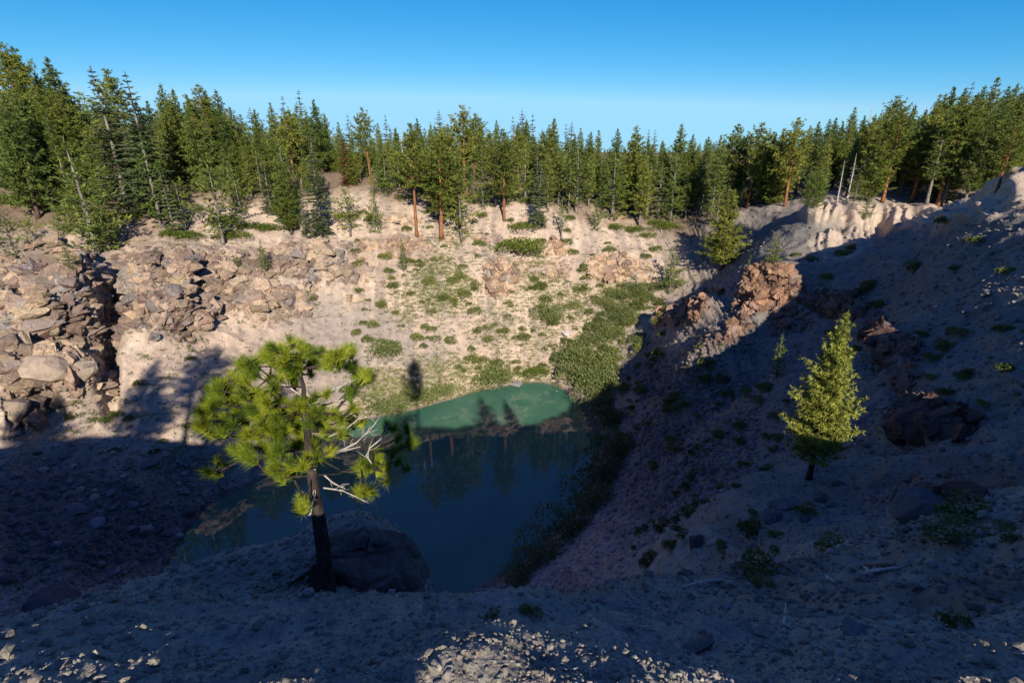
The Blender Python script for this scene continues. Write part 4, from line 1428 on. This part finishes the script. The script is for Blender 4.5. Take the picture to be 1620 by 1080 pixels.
bedrock("cliff_red", m_red * vis, 900, (.28, 1.6), 403, M["bedrock"], (1., .9, .8))
bedrock("cliff_dark", m_dark * vis, 1100, (.2, 1.2), 404, M["bedrock"], (1.1, .8, .7))

# ------------------------------------------------------------------ shrubs
def shrub_mesh(name, seed, n, leaf, flat, lumps, mat):
    rng = np.random.default_rng(seed)
    cs = [(rng.uniform(-.55, .55), rng.uniform(-.55, .55), rng.uniform(.0, .25), rng.uniform(.35, .62)) for _ in range(lumps)] + [(0, 0, .05, .7)]
    nd = Needles()
    for k in range(n):
        c = cs[rng.integers(len(cs))]
        d = unit(rng.normal(size=3))
        d[2] = abs(d[2]) * 1.0 - .12
        r = c[3] * rng.uniform(.72, 1.06) * (1 + .18 * math.sin(5 * d[0] + seed) * math.sin(6 * d[1]))
        p = np.array([c[0] + d[0] * r, c[1] + d[1] * r, max(.0, (c[2] + d[2] * r)) * flat])
        nd.add(p, d + rng.normal(size=3) * .8 + np.array([0, 0, .4]), leaf * rng.uniform(.6, 1.2), leaf * .5, rng.uniform(0, 1))
    me = nd.mesh(name, seed, True)
    me.materials.append(M[mat])
    return me
SHRUB = {
 'manzanita': [shrub_mesh("manzanita", s, 2600, .085, .6, 6, "manzanita") for s in (1, 2, 3)],
 'willow': [shrub_mesh("willow_bush", s, 3000, .085, .85, 6, "willow") for s in (4, 5, 6)],
 'bright': [shrub_mesh("green_bush", s, 2200, .09, .75, 4, "manzanita") for s in (7, 8)],
 'brush': [shrub_mesh("brush", s, 900, .16, .8, 3, "brush") for s in (9, 10, 11, 12)],
}
srng = random.Random(3)
def shrub(kind, px, py, wpx, label, group=None, tall=1.0, depth=1.0, name=None, hpx=None):
    g = hit(px, py)
    if g is None:
        return None
    t = project(g)[2]
    me = SHRUB[kind][srng.randrange(len(SHRUB[kind]))]
    o = bpy.data.objects.new(name or {'manzanita': 'manzanita_bush', 'willow': 'willow_bush', 'bright': 'green_bush', 'brush': 'small_shrub'}[kind], me)
    col.objects.link(o)
    r = wpx / F * t * .5 / .95 * (1.18 if wpx > 24 else 1.4)
    o.scale = (r, r * depth, r * tall * 1.3)
    o.rotation_euler = (0, 0, srng.uniform(-.5, .5))
    o.location = g + Vector((0, 0, -.08 * r))
    return tag(o, label, 'shrub', group)
for k, x, y, w, tall, lab in (
    ('willow', 602, 562, 58, 1., 'round olive-green bush alone on the grey scree'),
    ('willow', 770, 602, 68, .8, 'wide rounded bush on the far shore'),
    ('bright', 847, 590, 40, .8, 'vivid green small bush on the far shore right of the wide rounded bush'),
    ('manzanita', 822, 388, 80, .6, 'large dark green manzanita mat high on the sunny slope'),
    ('willow', 838, 400, 44, .8, 'lighter green bush at the lower end of the large manzanita mat'),
    ('manzanita', 826, 357, 56, .4, 'flat manzanita just above the large mat'),
    ('willow', 866, 498, 50, .9, 'mid-slope round bush below the brown pinnacle'),
    ('manzanita', 976, 360, 28, .8, 'upright manzanita under the big shaggy pine'),
    ('manzanita', 1008, 362, 44, .5, 'manzanita right of the upright one under the rim'),
    ('manzanita', 1022, 372, 30, .5, 'lowest manzanita of the row under the rim'),
    ('manzanita', 1060, 358, 46, .5, 'last manzanita on the right of the row under the rim'),
    ('manzanita', 1040, 352, 36, .5, 'manzanita in the middle of the row under the rim'),
    ('manzanita', 1140, 545, 10, .8, 'tiny dark bush on the red rubble'),
    ('manzanita', 300, 375, 46, .7, 'manzanita at the left end of the thicket under the open grey-green pine'),
    ('manzanita', 356, 352, 60, .7, 'dark manzanita right behind the open grey-green pine'),
    ('manzanita', 400, 358, 60, .45, 'long low manzanita in the middle of the thicket'),
    ('manzanita', 372, 372, 56, .5, 'lower front manzanita of the thicket'),
    ('manzanita', 425, 362, 44, .5, 'manzanita at the right end of the thicket by the cone-shaped pine'),
    ('manzanita', 272, 372, 40, .8, 'shadowed manzanita left of the thicket'),
    ('manzanita', 210, 342, 46, .6, 'low dark shrub under the tall firs'),
    ('manzanita', 160, 382, 40, .6, 'dark shrub above the rock wall below the firs'),
    ('manzanita', 60, 310, 60, .5, 'low green shrub under the orange-trunked pines'),
    ('manzanita', 12, 320, 70, .6, 'low green shrub at the left edge under the dark pine'),
    ('manzanita', 120, 330, 60, .6, 'dark shrub left of the tall firs below the bright young pine'),
    ('manzanita', 552, 342, 40, .5, 'low shrub behind the dark small pine on the pale bank'),
    ('manzanita', 640, 312, 36, .4, 'low manzanita on the rim left of the long orange trunk'),
    ('willow', 905, 566, 62, .8, 'upper left bush of the willow thicket right of the lake'),
    ('willow', 940, 572, 66, .9, 'upper right bush of the willow thicket'),
    ('willow', 928, 598, 76, .9, 'broad bush in the middle of the willow thicket'),
    ('willow', 962, 612, 66, .9, 'right-hand bush of the willow thicket'),
    ('willow', 985, 622, 44, .8, 'outermost right bush of the willow thicket'),
    ('willow', 950, 642, 62, .9, 'lower bush of the willow thicket at the water'),
    ('willow', 962, 676, 66, 1., 'half-shaded willow where the shadow meets the right shore'),
    ('willow', 985, 715, 74, .9, 'fully shaded broad willow on the right shore'),
    ('willow', 958, 752, 80, .9, 'dark willow below the broad shaded one'),
    ('willow', 940, 795, 80, .9, 'dark lakeside willow halfway down the right shore'),
    ('willow', 905, 838, 80, .9, 'dark lakeside willow near the lower end of the right shore'),
    ('willow', 862, 880, 84, .7, 'low dark shrub at the lower right shore'),
    ('willow', 812, 918, 70, .6, 'low dark shrub at the nearest end of the lake'),
    ('willow', 612, 642, 60, .6, 'leftmost shore bush beside the stunted pine crown'),
    ('willow', 652, 632, 70, .6, 'long grey-green shore bush left of the lit water'),
    ('willow', 690, 622, 48, .7, 'dark shaded bush at the left tip of the lit water'),
    ('brush', 1200, 905, 70, .8, 'round sagebrush on the near slope above the pale log'),
    ('brush', 1192, 842, 42, 1.1, 'pale twiggy bush beside an upright dead stick'),
    ('brush', 1274, 810, 24, 1., 'small round pale sagebrush on the mid slope'),
    ('brush', 1315, 866, 46, .7, 'dim sagebrush right of the pale twiggy bush'),
    ('brush', 1206, 925, 34, .6, 'small dark tuft under the round sagebrush'),
    ('brush', 1512, 990, 44, 1., 'spiky flowering tuft at the lower right'),
    ('brush', 1535, 815, 90, .5, 'low dark brush right of the huge black boulder'),
    ('brush', 1520, 850, 90, .4, 'long low brush strip below the huge black boulder'),
    ('brush', 1605, 848, 50, .5, 'low green brush at the right edge'),
    ('brush', 1377, 455, 22, 1.2, 'bright yellow-green bush with lit top in the shade'),
    ('brush', 1496, 352, 26, 1., 'yellow-green shrub at the end of the pale cliff'),
    ('brush', 1283, 414, 16, 1., 'small round shrub above the red outcrop'),
    ('brush', 1260, 404, 11, 1., 'tiny round shrub left of the round one above the red outcrop'),
    ('brush', 1334, 405, 20, 1., 'dark shrub at the edge of the shadow above the red outcrop'),
    ('brush', 220, 608, 16, 1., 'leafy green bush below the left cliff'),
    ('brush', 375, 415, 14, 1., 'small bush on the rocks by the tiny dark fir'),
    ('brush', 776, 978, 26, .9, 'dry tan tuft on the near brink'),
    ('brush', 838, 970, 34, .7, 'dark tuft right of the dry tan one on the near brink'),
    ('brush', 1117, 580, 22, 1.2, 'lit yellow-green bush at the shadow edge in the ravine'),
    ('brush', 1015, 620, 20, 1.2, 'light green bush on stones right of the willow thicket'),
):
    shrub(k, x, y, w, lab, tall=tall, name='sagebrush' if k == 'brush' and 'sage' in lab else None)
for x, y, w in ((1005, 455, 34), (990, 470, 40), (972, 464, 30), (955, 480, 34), (985, 492, 42), (968, 506, 36), (950, 518, 40), (975, 530, 44), (945, 540, 46), (1000, 508, 34), (1020, 472, 30), (1035, 455, 26), (918, 545, 36), (1010, 540, 30)):
    shrub('willow', x, y, w, 'bush in the green strip down the gully right of the tan cliff', 'bushes down the gully', tall=.8)
def shrubs_in(box, n, wr, lab, grp, seed, kinds=('brush',)):
    for k in verts_where(inbox(*box) & (m_rock < .6) & (rflat > 10), n, seed):
        shrub(srng.choice(kinds), px1[k], py1[k], srng.uniform(*wr), lab, grp, tall=srng.uniform(.7, 1.1))
shrubs_in((560, 720, 380, 560), 50, (7, 17), 'small green shrub on the slope under the fallen white log', 'shrubs on the slope under the log', 31)
shrubs_in((720, 940, 420, 590), 70, (7, 20), 'small green shrub between the brown pinnacle and the far shore', 'shrubs above the far shore', 32)
shrubs_in((930, 1060, 450, 600), 60, (8, 20), 'green shrub in the ravine below the tan cliff', 'shrubs in the ravine', 33)
shrubs_in((280, 560, 470, 680), 26, (6, 14), 'small shrub on the sunny slope right of the left cliff', 'shrubs right of the left cliff', 34)
shrubs_in((560, 1050, 320, 420), 44, (7, 18), 'small shrub on the pale bank under the rim trees', 'shrubs under the rim trees', 35)
shrubs_in((1000, 1250, 600, 900), 64, (10, 28), 'dark shrub on the shaded slope right of the lake', 'shrubs on the shaded slope', 36)
shrubs_in((1300, 1620, 380, 640), 26, (10, 30), 'dim shrub high on the shaded right wall', 'shrubs on the right wall', 37)
shrubs_in((20, 260, 620, 720), 14, (7, 16), 'small shrub at the foot of the left cliff', 'shrubs at the foot of the left cliff', 38)
# ---- herbs and seedlings nobody could count
nd = Needles()
rng = np.random.default_rng(91)
gsel = np.where(vis & (rflat > 30) & (rflat < 150) & (m_rock < .6) & (px1 < 1120) & (py1 > 300) & (py1 < 720))[0]
wgt = np.clip(green[gsel] * 1.2 + .10 + n_mid[gsel] * .25, .0, 1) ** 1.6 + .012
cl = rng.choice(gsel, 6500, replace=False, p=wgt / wgt.sum())
for k in cl:
    c = vf[k]
    t_ = rng.uniform(.1, .9)
    rr_ = rng.uniform(.15, .7)
    for q in range(int(10 + 34 * rr_)):
        p = c + np.array([rng.normal() * rr_ * .6, rng.normal() * rr_ * .6, rng.uniform(0, .3) * rr_])
        nd.add(p, rng.normal(size=3) * .7 + np.array([0, -.2, .8]), rng.uniform(.14, .32), .14, t_ + rng.uniform(-.3, .3))
tag(link("slope_herbs", nd.mesh("slope_herbs", 5), M["grass"]), kind='stuff')

# ------------------------------------------------------------------ dead wood lying about
def log_at(name, line, r, label, mat="dead_wood", lift=.6, cat="log", twigs=0):
    mb = MB()
    pts_ = []
    for px, py in line:
        g = hit(px, py)
        pts_.append(np.array(g) + np.array([0, 0, r * lift]))
    o0 = pts_[0].copy()
    pts_ = [p - o0 for p in pts_]
    n = len(pts_)
    rg = np.random.default_rng(len(label))
    mb.tube(pts_, [r * (1 - .55 * k / (n - 1)) for k in range(n)], 8, .5, .12, rg)
    for k in range(twigs):
        j = rg.integers(1, n)
        a = pts_[j - 1] * .5 + pts_[j] * .5
        d = unit(unit(pts_[j] - pts_[j - 1]) * .5 + rg.normal(size=3) + np.array([0, 0, .6]))
        L = r * rg.uniform(5, 11)
        mb.tube([a, a + d * L * .5, a + d * L + rg.normal(size=3) * L * .1], [r * .3, r * .2, r * .1], 4, .5)
    o = link(name, mb.mesh(name), M[mat])
    o.location = o0
    return tag(o, label, cat)
log_at("fallen_log", [(678, 376), (688, 388), (700, 398), (713, 409)], .28, "long bleached log lying down the slope below the leaning red trunk")
log_at("fallen_log", [(1040, 352), (1046, 366), (1053, 382), (1060, 392)], .22, "grey fallen tree with stub branches at the ravine head", twigs=10)
log_at("driftwood", [(1160, 925), (1142, 921), (1120, 921), (1098, 926), (1080, 931)], .045, "pale curved branch lying on the near slope left of the sagebrush", lift=.9)
log_at("stick", [(1198, 869), (1200, 858), (1202, 845)], .035, "short upright dead stick below the pale twiggy bush", lift=1)
log_at("stick", [(1307, 914), (1318, 922), (1327, 922)], .03, "short weathered stick left of the board pile", lift=1)
log_at("weathered_board", [(1362, 910), (1385, 905), (1405, 902), (1424, 900)], .04, "longest weathered board of the woodpile on the near slope", cat="board", lift=.9)
log_at("weathered_board", [(1368, 898), (1390, 896), (1416, 896)], .045, "brown rotting board at the back of the woodpile", mat="bark_brown", cat="board")
log_at("stick", [(1378, 912), (1372, 904), (1366, 899)], .04, "crooked stick across the woodpile", lift=1)
log_at("stick", [(1120, 776), (1128, 784), (1136, 792)], .04, "thin dark stick on the shaded slope", mat="bark_dark", lift=2, twigs=2)
log_at("stick", [(1240, 1000), (1241, 980), (1243, 955)], .02, "slim dead stalk standing above the brown flat stone", lift=1)
log_at("stick", [(1100, 928), (1088, 920), (1082, 912)], .02, "twig lying beside the pale curved branch", lift=1)
